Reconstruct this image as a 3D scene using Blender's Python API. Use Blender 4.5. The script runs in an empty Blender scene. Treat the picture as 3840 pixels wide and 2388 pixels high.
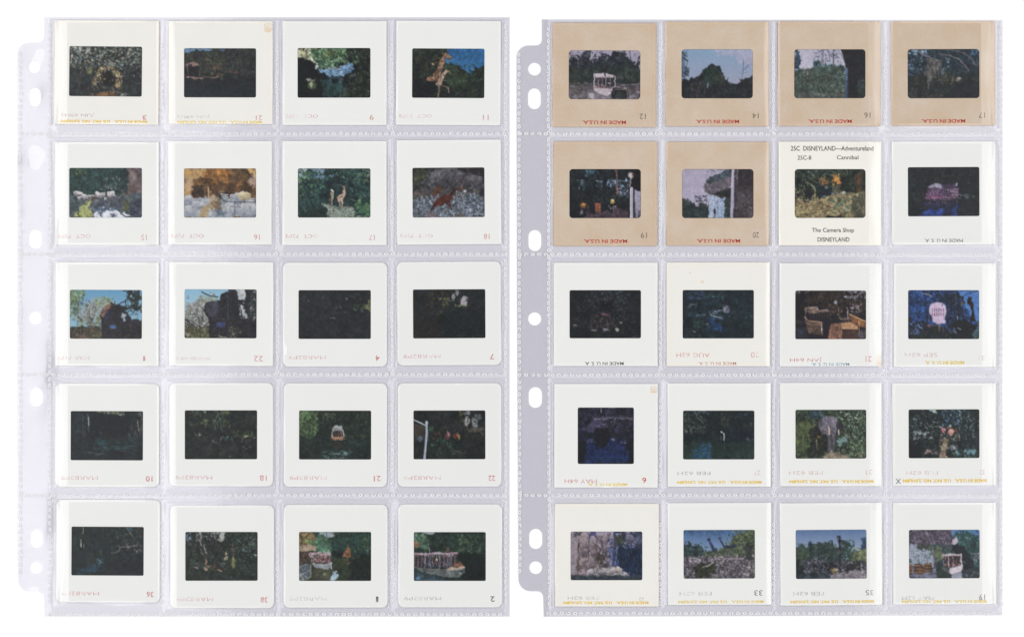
import bpy, bmesh, math, random
import numpy as np
from mathutils import Vector
from mathutils.geometry import delaunay_2d_cdt

# ---------------------------------------------------------------- camera, light, exposure
sc = bpy.context.scene
C = sc.collection
S = 0.495 / 3840.0                      # metres per pixel of the photograph (a slide mount is 50 mm)
def wx(px): return (px - 1920.0) * S
def wy(py): return (1194.0 - py) * S
Z_REF = 0.0012
CAM_H = 1.5
cam_d = bpy.data.cameras.new('camera'); cam = bpy.data.objects.new('camera', cam_d); C.objects.link(cam)
cam.location = (0, 0, CAM_H + Z_REF); cam_d.sensor_width = 36; cam_d.lens = 36 * CAM_H / 0.495
cam_d.clip_start = 0.05; cam_d.clip_end = 20
sc.camera = cam
W = bpy.data.worlds.new('World'); sc.world = W; W.use_nodes = True
W.node_tree.nodes['Background'].inputs['Color'].default_value = (0.97, 0.985, 1.0, 1)
W.node_tree.nodes['Background'].inputs['Strength'].default_value = 0.332
def softbox(name, x, y, z, sx, sy, power):
    d = bpy.data.lights.new(name, 'AREA'); d.shape = 'RECTANGLE'; d.size = sy; d.size_y = sx; d.energy = power; d.color = (1, 0.995, 0.985)
    o = bpy.data.objects.new(name, d); C.objects.link(o); o.location = (x, y, z)
    o.rotation_euler = (Vector((x, y, z)) - Vector((0, 0, 0))).to_track_quat('Z', 'Y').to_euler()
    return o
softbox('softbox', -0.95, 0.0, 1.1, 0.58, 1.3, 7.1)
softbox('softbox', -0.46, 0.0, 1.1, 0.46, 1.1, 3.75)  # unseen lamp, added so the flat left margin mirrors a glare
softbox('softbox', 0.46, 0.0, 1.1, 0.34, 1.1, 2.3)  # unseen lamp, added for glare on the plastic of the right-hand columns
softbox('softbox', 0.95, 0.0, 1.1, 0.58, 1.3, 7.1)
sc.view_settings.view_transform = 'Standard'; sc.view_settings.look = 'None'; sc.view_settings.exposure = 0; sc.view_settings.gamma = 1
sc.cycles.transparent_max_bounces = 32; sc.cycles.max_bounces = 12

# ---------------------------------------------------------------- helpers
def lin(c):
    if isinstance(c, str): c = [int(c[i:i + 2], 16) for i in (0, 2, 4)]
    c = np.asarray(c, float) / 255
    return np.where(c <= 0.04045, c / 12.92, ((c + 0.055) / 1.055) ** 2.4)
def L4(c): return tuple(float(v) for v in lin(c)) + (1.0,)
def mesh_obj(name, verts, faces, mat, parent=None, smooth=False, loc=(0, 0, 0)):
    me = bpy.data.meshes.new(name); me.from_pydata(verts, [], faces); me.update()
    if smooth: me.polygons.foreach_set('use_smooth', [True] * len(me.polygons))
    o = bpy.data.objects.new(name, me); C.objects.link(o); o.location = loc
    if mat: me.materials.append(mat)
    if parent: o.parent = parent
    return o
def thing(name, label, cat, loc, rz=0, group=None):
    o = bpy.data.objects.new(name, None); C.objects.link(o); o.location = loc; o.rotation_euler = (0, 0, rz); o.empty_display_size = 0.01
    o['label'] = label; o['category'] = cat
    if group: o['group'] = group
    return o
def value_noise(x, y, s, seed):
    x = np.asarray(x, float) / s + seed * 17.3; y = np.asarray(y, float) / s + seed * 5.7
    i, j = np.floor(x), np.floor(y); u, v = x - i, y - j; u, v = u * u * (3 - 2 * u), v * v * (3 - 2 * v)
    def h(a, b):
        t = np.sin(a * 127.1 + b * 311.7 + seed * 74.7) * 43758.5453
        return (t - np.floor(t)) * 2 - 1
    return (h(i, j) * (1 - u) + h(i + 1, j) * u) * (1 - v) + (h(i, j + 1) * (1 - u) + h(i + 1, j + 1) * u) * v

# ---------------------------------------------------------------- materials (all procedural)
def new_mat(name):
    m = bpy.data.materials.new(name); m.use_nodes = True; nt = m.node_tree; nt.nodes.clear()
    out = nt.nodes.new('ShaderNodeOutputMaterial'); return m, nt, out
def node(nt, t, **kw):
    n = nt.nodes.new(t)
    for k, v in kw.items():
        if k.startswith('_'): setattr(n, k[1:], v)
        else: n.inputs[k.replace('__', ' ')].default_value = v
    return n
def plastic(name, tint, ior=1.5, rough=0.07, haze=0.03, bump=0.07, bscale=240.0):
    m, nt, out = new_mat(name); lk = nt.links.new
    tr = node(nt, 'ShaderNodeBsdfTransparent', Color=tint + (1,)); gl = node(nt, 'ShaderNodeBsdfGlossy', Color=(1, 1, 1, 1), Roughness=rough)
    df = node(nt, 'ShaderNodeBsdfDiffuse', Color=(0.86, 0.86, 0.88, 1)); 
    lw = node(nt, 'ShaderNodeLayerWeight', Blend=0.5); pw = node(nt, 'ShaderNodeMath', _operation='POWER'); pw.inputs[1].default_value = 5.0   # thin film: the same from both sides
    f0 = ((ior - 1) / (ior + 1)) ** 2; fr = node(nt, 'ShaderNodeMapRange'); fr.inputs['To Min'].default_value = f0; fr.inputs['To Max'].default_value = 0.5
    lk(lw.outputs['Facing'], pw.inputs[0]); lk(pw.outputs[0], fr.inputs['Value'])
    tc = node(nt, 'ShaderNodeTexCoord'); nz = node(nt, 'ShaderNodeTexNoise', Scale=bscale, Detail=3.0); bp = node(nt, 'ShaderNodeBump', Strength=bump, Distance=0.0004)
    lk(tc.outputs['Object'], nz.inputs['Vector']); lk(nz.outputs['Fac'], bp.inputs['Height']); lk(bp.outputs['Normal'], gl.inputs['Normal'])
    a = node(nt, 'ShaderNodeMixShader', Fac=haze); b = node(nt, 'ShaderNodeMixShader')
    lk(tr.outputs[0], a.inputs[1]); lk(df.outputs[0], a.inputs[2]); lk(fr.outputs[0], b.inputs[0]); lk(a.outputs[0], b.inputs[1]); lk(gl.outputs[0], b.inputs[2]); lk(b.outputs[0], out.inputs['Surface'])
    return m
SHEET = plastic('clear_vinyl_backing', (0.915, 0.910, 0.928), haze=0.012, rough=0.09)
FOLD = plastic('clear_vinyl_pocket', (0.968, 0.967, 0.975), ior=1.55, haze=0.012, rough=0.15)
STRIP = plastic('clear_vinyl_margin', (0.968, 0.967, 0.975), ior=1.6, haze=0.012, rough=0.17)
WELD = plastic('frosted_weld', (0.95, 0.95, 0.96), haze=0.72, rough=0.4)
LIPM = plastic('clear_vinyl_hem', (0.93, 0.93, 0.95), haze=0.16, rough=0.2)
PANE, _nt, _out = new_mat('clear_pocket_pane')
_nt.links.new(node(_nt, 'ShaderNodeBsdfTransparent', Color=(0.93, 0.93, 0.934, 1)).outputs[0], _out.inputs['Surface'])
def card(name, c1, c2, scale, rough=0.55, fibre=0.0, c3=None, bump=0.05):
    m, nt, out = new_mat(name); lk = nt.links.new
    p = node(nt, 'ShaderNodeBsdfPrincipled', Roughness=rough); p.inputs['Specular IOR Level'].default_value = 0.25
    tc = node(nt, 'ShaderNodeTexCoord'); oi = node(nt, 'ShaderNodeObjectInfo')
    mp = node(nt, 'ShaderNodeVectorMath', _operation='ADD'); lk(tc.outputs['Object'], mp.inputs[0]); lk(oi.outputs['Location'], mp.inputs[1])
    nz = node(nt, 'ShaderNodeTexNoise', Scale=scale, Detail=6.0, Roughness=0.65); lk(mp.outputs[0], nz.inputs['Vector'])
    rp = node(nt, 'ShaderNodeValToRGB'); rp.color_ramp.elements[0].position = 0.3; rp.color_ramp.elements[1].position = 0.7
    rp.color_ramp.elements[0].color = L4(c1); rp.color_ramp.elements[1].color = L4(c2); lk(nz.outputs['Fac'], rp.inputs['Fac']); col = rp.outputs['Color']
    if fibre:
        n2 = node(nt, 'ShaderNodeTexNoise', Scale=900.0, Detail=4.0); lk(mp.outputs[0], n2.inputs['Vector'])
        mx = node(nt, 'ShaderNodeMix', _data_type='RGBA', _blend_type='MULTIPLY'); mx.inputs['Factor'].default_value = fibre
        r2 = node(nt, 'ShaderNodeValToRGB'); r2.color_ramp.elements[0].position = 0.35; r2.color_ramp.elements[1].position = 0.65
        r2.color_ramp.elements[0].color = L4('b89468'); r2.color_ramp.elements[1].color = (1, 1, 1, 1); lk(n2.outputs['Fac'], r2.inputs['Fac'])
        lk(col, mx.inputs['A']); lk(r2.outputs['Color'], mx.inputs['B']); col = mx.outputs['Result']
    if c3:                                                      # handled edges: a browned rim
        sx = node(nt, 'ShaderNodeSeparateXYZ'); lk(tc.outputs['Object'], sx.inputs[0])
        ab = []
        for k in ('X', 'Y'):
            a = node(nt, 'ShaderNodeMath', _operation='ABSOLUTE'); lk(sx.outputs[k], a.inputs[0]); ab.append(a)
        mxm = node(nt, 'ShaderNodeMath', _operation='MAXIMUM'); lk(ab[0].outputs[0], mxm.inputs[0]); lk(ab[1].outputs[0], mxm.inputs[1])
        mr = node(nt, 'ShaderNodeMapRange'); mr.inputs['From Min'].default_value = 0.0225; mr.inputs['From Max'].default_value = 0.0252; mr.inputs['To Max'].default_value = 0.3
        lk(mxm.outputs[0], mr.inputs['Value']); m3 = node(nt, 'ShaderNodeMix', _data_type='RGBA'); lk(mr.outputs[0], m3.inputs['Factor']); lk(col, m3.inputs['A']); m3.inputs['B'].default_value = L4(c3); col = m3.outputs['Result']
    bp = node(nt, 'ShaderNodeBump', Strength=bump, Distance=0.0002); lk(nz.outputs['Fac'], bp.inputs['Height']); lk(bp.outputs['Normal'], p.inputs['Normal'])
    lk(col, p.inputs['Base Color']); lk(p.outputs[0], out.inputs['Surface']); return m
WHITE = card('white_card', 'eeeeea', 'f0f0ee', 60)
CREAM = card('cream_card', 'efede7', 'f2f0ea', 50, c3='efe6d0')
SNOW = card('white_plastic', 'ececea', 'eeeeec', 30, rough=0.35, bump=0.0)
KRAFT = card('tan_card', 'cfb89f', 'd6c6b4', 60, fibre=0.07, c3='d2b08c')
SHOP = card('ivory_card', 'f3f0e7', 'f6f3ec', 40, c3='f2ecdb')
TABLE, _nt, _out = new_mat('white_tabletop')
_p = node(_nt, 'ShaderNodeBsdfPrincipled', Roughness=0.7); _p.inputs['Base Color'].default_value = (0.94, 0.945, 0.95, 1); _p.inputs['Specular IOR Level'].default_value = 0.1
_nt.links.new(_p.outputs[0], _out.inputs['Surface'])
FILM, _nt, _out = new_mat('film_emulsion')
_p = node(_nt, 'ShaderNodeBsdfPrincipled', Roughness=0.3); _p.inputs['Specular IOR Level'].default_value = 0.2
_at = node(_nt, 'ShaderNodeAttribute'); _at.attribute_name = 'picture'
_nt.links.new(_at.outputs['Color'], _p.inputs['Base Color']); _nt.links.new(_p.outputs[0], _out.inputs['Surface'])
def ink(name, c, a, patch=0.5, scale=420.0):
    m, nt, out = new_mat(name); lk = nt.links.new
    d = node(nt, 'ShaderNodeBsdfDiffuse', Color=L4(c)); t = node(nt, 'ShaderNodeBsdfTransparent'); mx = node(nt, 'ShaderNodeMixShader')
    tc = node(nt, 'ShaderNodeTexCoord'); oi = node(nt, 'ShaderNodeObjectInfo'); ad = node(nt, 'ShaderNodeVectorMath', _operation='ADD')
    lk(tc.outputs['Object'], ad.inputs[0]); lk(oi.outputs['Random'], ad.inputs[1])
    nz = node(nt, 'ShaderNodeTexNoise', Scale=scale, Detail=2.0); lk(ad.outputs[0], nz.inputs['Vector'])
    mr = node(nt, 'ShaderNodeMapRange'); mr.inputs['From Min'].default_value = 0.32; mr.inputs['From Max'].default_value = 0.62
    mr.inputs['To Min'].default_value = a * (1 - patch); mr.inputs['To Max'].default_value = a
    lk(nz.outputs['Fac'], mr.inputs['Value']); lk(mr.outputs[0], mx.inputs[0]); lk(t.outputs[0], mx.inputs[1]); lk(d.outputs[0], mx.inputs[2]); lk(mx.outputs[0], out.inputs['Surface'])
    return m
INK = dict(red=ink('red_print', 'c8483c', 0.92, 0.2), stamp=ink('red_stamp', 'd87878', 0.58, 0.5), date=ink('faded_red_stamp', 'de9090', 0.52, 0.8, 260), faint=ink('pale_red_stamp', 'd8a4a0', 0.4, 0.85, 300),
           mauve=ink('mauve_stamp', 'b890a8', 0.5, 0.7, 300), grey=ink('grey_stamp', '8f8c8c', 0.4, 0.85, 260), black=ink('black_print', '2a2a2c', 0.85, 0.25), number=ink('grey_number', '6a6460', 0.75, 0.4),
           yellow=ink('yellow_print', 'f8d048', 0.85, 0.45), pale=ink('pale_yellow_print', 'f6da74', 0.8, 0.5), blue=ink('blue_print', '6c9cb8', 0.8, 0.4), rose=ink('rose_print', 'd08c80', 0.75, 0.4), pencil=ink('pencil_mark', '6a6a74', 0.75, 0.3))
STAIN, _nt, _out = new_mat('tape_stain')
_d = node(_nt, 'ShaderNodeBsdfDiffuse', Color=L4('f0c890')); _t = node(_nt, 'ShaderNodeBsdfTransparent'); _m = node(_nt, 'ShaderNodeMixShader')
_tc = node(_nt, 'ShaderNodeTexCoord'); _nz = node(_nt, 'ShaderNodeTexNoise', Scale=200.0); _r = node(_nt, 'ShaderNodeMapRange')
_r.inputs['From Min'].default_value = 0.25; _r.inputs['From Max'].default_value = 0.7; _r.inputs['To Min'].default_value = 0.02; _r.inputs['To Max'].default_value = 0.3
_nt.links.new(_tc.outputs['Object'], _nz.inputs['Vector']); _nt.links.new(_nz.outputs['Fac'], _r.inputs['Value']); _nt.links.new(_r.outputs[0], _m.inputs[0])
_nt.links.new(_t.outputs[0], _m.inputs[1]); _nt.links.new(_d.outputs[0], _m.inputs[2]); _nt.links.new(_m.outputs[0], _out.inputs['Surface'])

# ---------------------------------------------------------------- the tabletop
tb = mesh_obj('tabletop', [(-2, -2, 0), (2, -2, 0), (2, 2, 0), (-2, 2, 0)], [(0, 1, 2, 3)], TABLE); tb['kind'] = 'structure'; tb['label'] = 'plain bright white tabletop under both pages'

# ---------------------------------------------------------------- the two plastic pages
def arc(cx, cy, r, a0, a1, n=8):
    return [(cx + r * math.cos(math.radians(a0 + (a1 - a0) * k / n)), cy + r * math.sin(math.radians(a0 + (a1 - a0) * k / n))) for k in range(n + 1)]
def slot(cx, cy, w, h, n=10):
    r = w / 2; s = max(h / 2 - r, 0)
    return arc(cx, cy - s, r, 180, 360, n) + arc(cx, cy + s, r, 0, 180, n)
OUT1 = ([(1911, 65), (1911, 2311), (166, 2311), (164, 2245)] + arc(142, 2241, 22, 0, -90, 5) + arc(112, 2172, 46, 90, 180, 8) +
        [(65, 1200)] + arc(106, 202, 41, 180, 270, 8) + arc(142, 138, 22, 90, 0, 5) + [(164, 65)])
OUT2 = ([(3760, 76), (3759, 2306), (2039, 2312), (2037, 2240)] + arc(2015, 2238, 22, 0, -90, 5) + arc(1990, 2170, 46, 90, 180, 8) +
        [(1939, 1200)] + arc(1982, 216, 45, 180, 270, 8) + arc(2010, 149, 22, 90, 0, 5) + [(2032, 73)])
HOLES1 = [(127.6, 253, 42, 42), (129, 364.5, 46, 70), (131.6, 896.6, 46, 72), (131, 1193, 48, 48), (134, 1488, 50, 73), (135.5, 2018.7, 48, 70), (135, 2128.5, 45, 45)]
HOLES2 = [(2004.5, 260, 48, 48), (2004, 371, 48, 78), (2005.7, 902, 48, 79), (2005, 1195.6, 49, 49), (2007.6, 1490, 50, 78), (2009, 2020, 49, 76), (2009, 2127.6, 48, 48)]
def lift1(x, y):
    x = np.asarray(x, float); y = np.asarray(y, float)
    t = np.clip((205 - x) / 140, 0, 1.2)
    wv = 0.00036 * value_noise(x, y, 120, 3) + 0.00014 * value_noise(x * 1.2 + y * .5, y, 60, 4)
    return 0.0002 * t ** 1.3 + wv * np.clip((230 - x) / 90, 0, 1) + 0.0006 * np.clip(value_noise(x, y, 260, 8), 0, 1) * np.clip((900 - x) / 500, 0, 1) * np.clip((230 - x) / 60, 0, 1)
def lift2(x, y):
    x = np.asarray(x, float); y = np.asarray(y, float)
    return 0.00003 * (1 + value_noise(x, y, 200, 5)) * np.clip((2070 - x) / 60, 0, 1)
def even_odd(x, y, poly):
    c = False
    for (xa, ya), (xb, yb) in zip(poly, poly[1:] + poly[:1]):
        if (ya > y) != (yb > y) and x < (xb - xa) * (y - ya) / (yb - ya) + xa: c = not c
    return c
def sheet(name, outline, holes, lift, z0, z1, mat, parent, step, xfine):
    loops = [outline] + [slot(*h) for h in holes]; pts, eds = [], []
    for lp in loops:
        b = len(pts); n = len(lp); dense = []
        for k in range(n):
            (xa, ya), (xb, yb) = lp[k], lp[(k + 1) % n]; m = max(1, int(math.hypot(xb - xa, yb - ya) / 45))
            dense += [(xa + (xb - xa) * j / m, ya + (yb - ya) * j / m) for j in range(m)]
        pts += dense; eds += [(b + k, b + (k + 1) % len(dense)) for k in range(len(dense))]
    xs = [p[0] for p in outline]; ys = [p[1] for p in outline]; x = min(xs) + step * .5
    while x < max(xs):
        st = step if x < xfine else 70
        y = min(ys) + st * .5
        while y < max(ys):
            if even_odd(x, y, outline) and not any(abs(x - h[0]) < h[2] / 2 + 3 and abs(y - h[1]) < h[3] / 2 + 3 for h in holes): pts.append((x, y))
            y += st
        x += st
    v, e, f, _a, _b, _c = delaunay_2d_cdt([Vector(p) for p in pts], eds, [], 0, 1e-4)
    tri = []
    for t in f:
        cx = sum(v[i][0] for i in t) / 3; cy = sum(v[i][1] for i in t) / 3
        (ax, ay), (bx, by), (dx, dy) = (v[i][:2] for i in t)
        if abs((bx - ax) * (dy - ay) - (dx - ax) * (by - ay)) > 3 and even_odd(cx, cy, outline) and not any(even_odd(cx, cy, lp) for lp in loops[1:]): tri.append(tuple(t))
    V = np.array([(p[0], p[1]) for p in v]); h = lift(V[:, 0], V[:, 1]); n = len(V)
    top = [(wx(a) * (1 - c / CAM_H), wy(b) * (1 - c / CAM_H), z1 + c) for (a, b), c in zip(V, h)]; bot = [(wx(a) * (1 - c / CAM_H), wy(b) * (1 - c / CAM_H), z0 + c) for (a, b), c in zip(V, h)]
    cnt = {}
    for t in tri:
        for k in range(3):
            q = (t[k], t[(k + 1) % 3]); cnt[tuple(sorted(q))] = None if tuple(sorted(q)) in cnt else q
    def area(t): return (V[t[1]][0] - V[t[0]][0]) * (V[t[2]][1] - V[t[0]][1]) - (V[t[2]][0] - V[t[0]][0]) * (V[t[1]][1] - V[t[0]][1])
    up = [t if area(t) < 0 else t[::-1] for t in tri]
    side = [q for q in cnt.values() if q]; ex = [vv for q in side for vv in (top[q[0]], top[q[1]], bot[q[1]], bot[q[0]])]
    faces = up + [tuple(i + n for i in t[::-1]) for t in up] + [(2 * n + 4 * k, 2 * n + 4 * k + 1, 2 * n + 4 * k + 2, 2 * n + 4 * k + 3) for k in range(len(side))]
    return mesh_obj(name, top + bot + ex, faces, mat, parent, smooth=True)
rng = random.Random(11)
def seam(parent, pts, lift, across, z=0.00052):
    # a heat weld: a line of small embossed rings
    vs, fs = [], []
    for (x, y) in pts:
        a, b = (rng.uniform(6.0, 7.4), rng.uniform(8.0, 9.6)); a, b = (a, b) if across == 'v' else (b, a)
        gap = rng.choice([None, None, rng.uniform(0, 6.28)]); n = 10; k0 = len(vs); bz = z + float(lift(x, y)); x += rng.uniform(-1, 1); y += rng.uniform(-1, 1)
        for q, (s, dz) in enumerate(((1.0, 0), (.85, .00014), (.5, .00014), (.3, 0))):
            for k in range(n):
                t = 2 * math.pi * k / n; vs.append((wx(x + a * s * math.cos(t)), wy(y + b * s * math.sin(t)), bz + dz))
        for q in range(3):
            for k in range(n):
                t = 2 * math.pi * (k + .5) / n
                if gap is not None and abs((t - gap + math.pi) % (2 * math.pi) - math.pi) < .5: continue
                fs.append((k0 + q * n + k, k0 + q * n + n * 0 + (k + 1) % n, k0 + (q + 1) * n + (k + 1) % n, k0 + (q + 1) * n + k))
    if fs:
        o = mesh_obj('weld_seam', vs, fs, WELD, parent, smooth=True); o['kind'] = 'stuff'; return o
ZS, ZT = 0.00044, 0.00142
def pocket(parent, cell, m, win, seed, hump, rip):
    # clear front of one pocket: flat pane over the slide, soft folds falling to the welds all round
    xl, xr, yt, yb = cell; ml, mt, mr, mb = m; wl, wt, wr, wb = win
    def lines(a, b, c, d, n1, n2, n3): return list(np.linspace(a, b, n1, endpoint=False)) + list(np.linspace(b, c, n2, endpoint=False)) + list(np.linspace(c, d, n3))
    gx = np.array(lines(xl, wl, wr, xr, 14, 10, 14)); gy = np.array(lines(yt, wt, wb, yb, 10, 10, 12))
    X, Y = np.meshgrid(gx, gy)
    sm = lambda t: np.clip(t, 0, 1) ** 2 * (3 - 2 * np.clip(t, 0, 1))
    wob = 1 + .35 * value_noise(X, Y, 75, seed) ; wob2 = 1 + .35 * value_noise(X, Y, 60, seed + 31)
    fx = sm((X - xl) / np.maximum((ml - xl) * wob, 3)) * sm((xr - X) / np.maximum((xr - mr) * wob2, 3))
    fy = np.where(Y < mt, .35 + .65 * sm((Y - yt) / max(mt - yt, 3)), 1) * sm((yb - Y) / np.maximum((yb - mb) * wob, 3))
    Z = ZS + (ZT - ZS) * fx * fy
    side, width, amp = hump                                     # slack plastic standing off the slide at one side
    if side:
        d = (X - ml) if side < 0 else (mr - X)
        arcw = width * (.55 + .45 * np.sin(np.clip((Y - mt) / (mb - mt), 0, 1) * math.pi)) * (1 + .25 * value_noise(X, Y, 140, seed + 9))
        Z += amp * sm(d / np.maximum(arcw, 4)) * fy * sm((X - xl) / 30) * sm((xr - X) / 30)
    Z += 0.00011 * value_noise(X, Y, 46, seed + 5) * fx * fy + rip * (0.00007 * value_noise(X, Y, 28, seed + 6) + 0.00007 * value_noise(X + .4 * Y, Y * .5, 40, seed + 7)) * (1 - fx * fy) * sm((X - xl) / 8) * sm((xr - X) / 8)
    nx, ny = len(gx), len(gy); vs = [(wx(a), wy(b), c) for a, b, c in zip(X.ravel(), Y.ravel(), Z.ravel())]
    ring, pane = [], []
    for j in range(ny - 1):
        for i in range(nx - 1):
            q = (j * nx + i, (j + 1) * nx + i, (j + 1) * nx + i + 1, j * nx + i + 1)
            (pane if 14 <= i < 24 and 10 <= j < 20 else ring).append(q)
    p = mesh_obj('pocket', vs, ring, FOLD, parent, smooth=True)
    used = sorted({i for q in pane for i in q}); mp = {i: k for k, i in enumerate(used)}
    mesh_obj('pocket_pane', [vs[i] for i in used], [tuple(mp[i] for i in q) for q in pane], PANE, p, smooth=True)
    return p
# ---------------------------------------------------------------- the pictures on the films (flat print)
FW, FH = 216, 144
def hx(c):
    return np.array([int(c[i:i + 2], 16) for i in (0, 2, 4)], float)
def pts_of(s):
    if isinstance(s, str):
        return [tuple(float(v) for v in p.split(',')) for p in s.split()]
    x0, y0, x1, y1 = s
    return [(x0, y0), (x1, y0), (x1, y1), (x0, y1)]
class Film:
    def __init__(self, seed, c, w=FW, h=FH):
        self.r = np.random.RandomState(seed); self.w, self.h = w, h
        self.asp = h / w
        self.a = np.ones((h, w, 3)) * hx(c)
        self.X, self.Y = np.meshgrid((np.arange(w) + .5) / w * 100, (np.arange(h) + .5) / h * 100)
    def n1(self, s, sy=None):
        # smooth value noise, s = cell size in percent of the width
        sy = s if sy is None else sy
        nx, ny = int(100 / s) + 3, int(100 * self.asp / sy) + 3
        g = self.r.randn(ny, nx)
        x = self.X / s + self.r.rand() ; y = self.Y * self.asp / sy + self.r.rand()
        i, j = x.astype(int), y.astype(int); u, v = x - i, y - j
        u, v = u * u * (3 - 2 * u), v * v * (3 - 2 * v)
        i1, j1 = np.minimum(i + 1, nx - 1), np.minimum(j + 1, ny - 1)
        i, j = np.minimum(i, nx - 1), np.minimum(j, ny - 1)
        return (g[j, i] * (1 - u) + g[j, i1] * u) * (1 - v) + (g[j1, i] * (1 - u) + g[j1, i1] * u) * v
    def fb(self, s, sy=None):
        sy = s if sy is None else sy
        return .5 * self.n1(s, sy) + .55 * self.n1(s / 2, sy / 2) + .5 * self.n1(s / 4, sy / 4)
    def inside(self, reg, j):
        X, Y = self.X, self.Y
        if j:
            X = X + j * (self.n1(6) + .8 * self.n1(2.2)); Y = Y + j * 1.4 * (self.n1(6) + .8 * self.n1(2.2))
        P = pts_of(reg); m = np.zeros(X.shape, bool); n = len(P)
        for k in range(n):
            (xa, ya), (xb, yb) = P[k], P[(k + 1) % n]
            if ya != yb:
                m ^= ((ya > Y) != (yb > Y)) & (X < (xb - xa) * (Y - ya) / (yb - ya) + xa)
        m = m.astype(float)
        for _ in range(3): m = self.soft(m)
        return m
    @staticmethod
    def soft(m):
        p = np.pad(m, [(1, 1), (1, 1)] + [(0, 0)] * (m.ndim - 2), mode='edge')
        return (p[:-2, 1:-1] + p[2:, 1:-1] + p[1:-1, :-2] + p[1:-1, 2:] + 2 * m) / 6
    def mix(self, m, c):
        self.a += (c - self.a) * m[..., None]
    def f(self, reg, pal, s=6, k=1., j=2., a=1., sy=None, b=.45):
        m = self.inside(reg, j) * a
        cs = np.array([hx(c) for c in pal.split()]); t = np.clip(b + .33 * k * self.fb(s, sy), 0, .9999) * (len(cs) - 1)
        if len(cs) == 1:
            self.mix(m, cs[0]); return self
        i = t.astype(int); u = (t - i)[..., None]
        self.mix(m, cs[i] * (1 - u) + cs[i + 1] * u); return self
    def g(self, reg, c0, c1, j=0., a=1.):
        P = pts_of(reg); y0, y1 = min(p[1] for p in P), max(p[1] for p in P)
        t = np.clip((self.Y - y0) / (y1 - y0), 0, 1)[..., None]
        self.mix(self.inside(reg, j) * a, hx(c0) * (1 - t) + hx(c1) * t); return self
    def e(self, x, y, rx, ry, c, a=.92, j=.9, soft=.7):
        X = self.X + j * self.n1(3.); Y = self.Y + j * 1.4 * self.n1(3.)
        d = np.sqrt(((X - x) / rx) ** 2 + ((Y - y) / ry) ** 2)
        self.mix(np.clip((1 + soft / 2 - d) / soft, 0, 1) * a, hx(c)); return self
    def rock(self, x, y, rx, ry, hi='d4cccc', lo='6c6874', a=.95):
        # a boulder: lit crown, dark foot, grainy face
        X = self.X + 1.3 * self.n1(5.) + .7 * self.n1(2.); Y = self.Y + 1.8 * self.n1(5.) + .9 * self.n1(2.)
        d = np.sqrt(np.abs((X - x) / rx) ** 2.4 + np.abs((Y - y) / ry) ** 2.4)
        t = np.clip(.5 + .55 * (self.Y - y) / ry + .12 * (self.X - x) / rx + .22 * self.fb(4), 0, 1)[..., None]
        self.mix(np.clip((1.08 - d) / .16, 0, 1) * a, hx(hi) * (1 - t) + hx(lo) * t); return self
    def l(self, pts, w, c, a=1., j=.4):
        P = pts_of(pts); q = self.asp
        X = self.X + j * self.n1(2.5); Y = (self.Y + j * self.n1(2.5)) * q; d = np.full(X.shape, 1e9)
        for (xa, ya), (xb, yb) in zip(P, P[1:]):
            ya, yb = ya * q, yb * q; L = (xb - xa) ** 2 + (yb - ya) ** 2 + 1e-9
            t = np.clip(((X - xa) * (xb - xa) + (Y - ya) * (yb - ya)) / L, 0, 1)
            d = np.minimum(d, np.hypot(X - xa - t * (xb - xa), Y - ya - t * (yb - ya)))
        self.mix(np.clip((w / 2 + .3 - d) / .6, 0, 1) * a, hx(c)); return self
    def d(self, reg, n, r, cols, a=.8, asp=1., ang=None, reg_pt=None):
        x0, y0, x1, y1 = reg; rnd = asp == 1.; R = self.r; cs = cols.split(); q = self.asp
        for _ in range(int(n * 1.35)):
            x, y = R.uniform(x0, x1), R.uniform(y0, y1); rr = r * R.uniform(.35, 1.2)
            if callable(reg_pt): x, y = reg_pt(R)
            asp = R.uniform(1, 2.6) if rnd else asp
            c = hx(cs[R.randint(len(cs))]); t = R.uniform(0, 3.14) if ang is None else ang + R.uniform(-.25, .25)
            h = int(rr * max(asp, 1) * self.w / 100) + 3
            ci, cj = int(x / 100 * self.w), int(y / 100 * self.h)
            sl = (slice(max(cj - h, 0), cj + h + 1), slice(max(ci - h, 0), ci + h + 1))
            dx, dy = self.X[sl] - x, (self.Y[sl] - y) * q
            u, v = dx * math.cos(t) + dy * math.sin(t), -dx * math.sin(t) + dy * math.cos(t)
            m = np.clip(1.4 - np.sqrt((u / (rr * asp)) ** 2 + (v / rr) ** 2), 0, 1) * a * R.uniform(.5, 1)
            self.a[sl] += (c - self.a[sl]) * m[..., None]
        return self
    def da(self, pts, n, sp, r, cols, a=.85):
        # dabs strewn along a line
        P = pts_of(pts)
        def at(R):
            k = R.randint(len(P) - 1); t = R.rand()
            return P[k][0] + (P[k + 1][0] - P[k][0]) * t + R.randn() * sp, P[k][1] + (P[k + 1][1] - P[k][1]) * t + R.randn() * sp * 1.4
        return self.d((0, 0, 1, 1), n, r, cols, a, 1., None, at)
    def limbs(self, x, y, n, L, c, w=.5, up=-1.57, spread=1.2, a=.8):
        R = self.r
        for _ in range(n):
            t = up + R.uniform(-spread, spread); px, py, P = x, y, [(x, y)]
            for _k in range(4):
                t += R.uniform(-.45, .45); px += L / 4 * math.cos(t); py += L / 4 * math.sin(t) / self.asp; P.append((px, py))
            self.l(' '.join('%f,%f' % p for p in P), w, c, a)
            self.l('%f,%f %f,%f' % (P[2] + (P[2][0] + R.uniform(-6, 6), P[2][1] + R.uniform(-9, 4))), w * .7, c, a)
        return self
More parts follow.
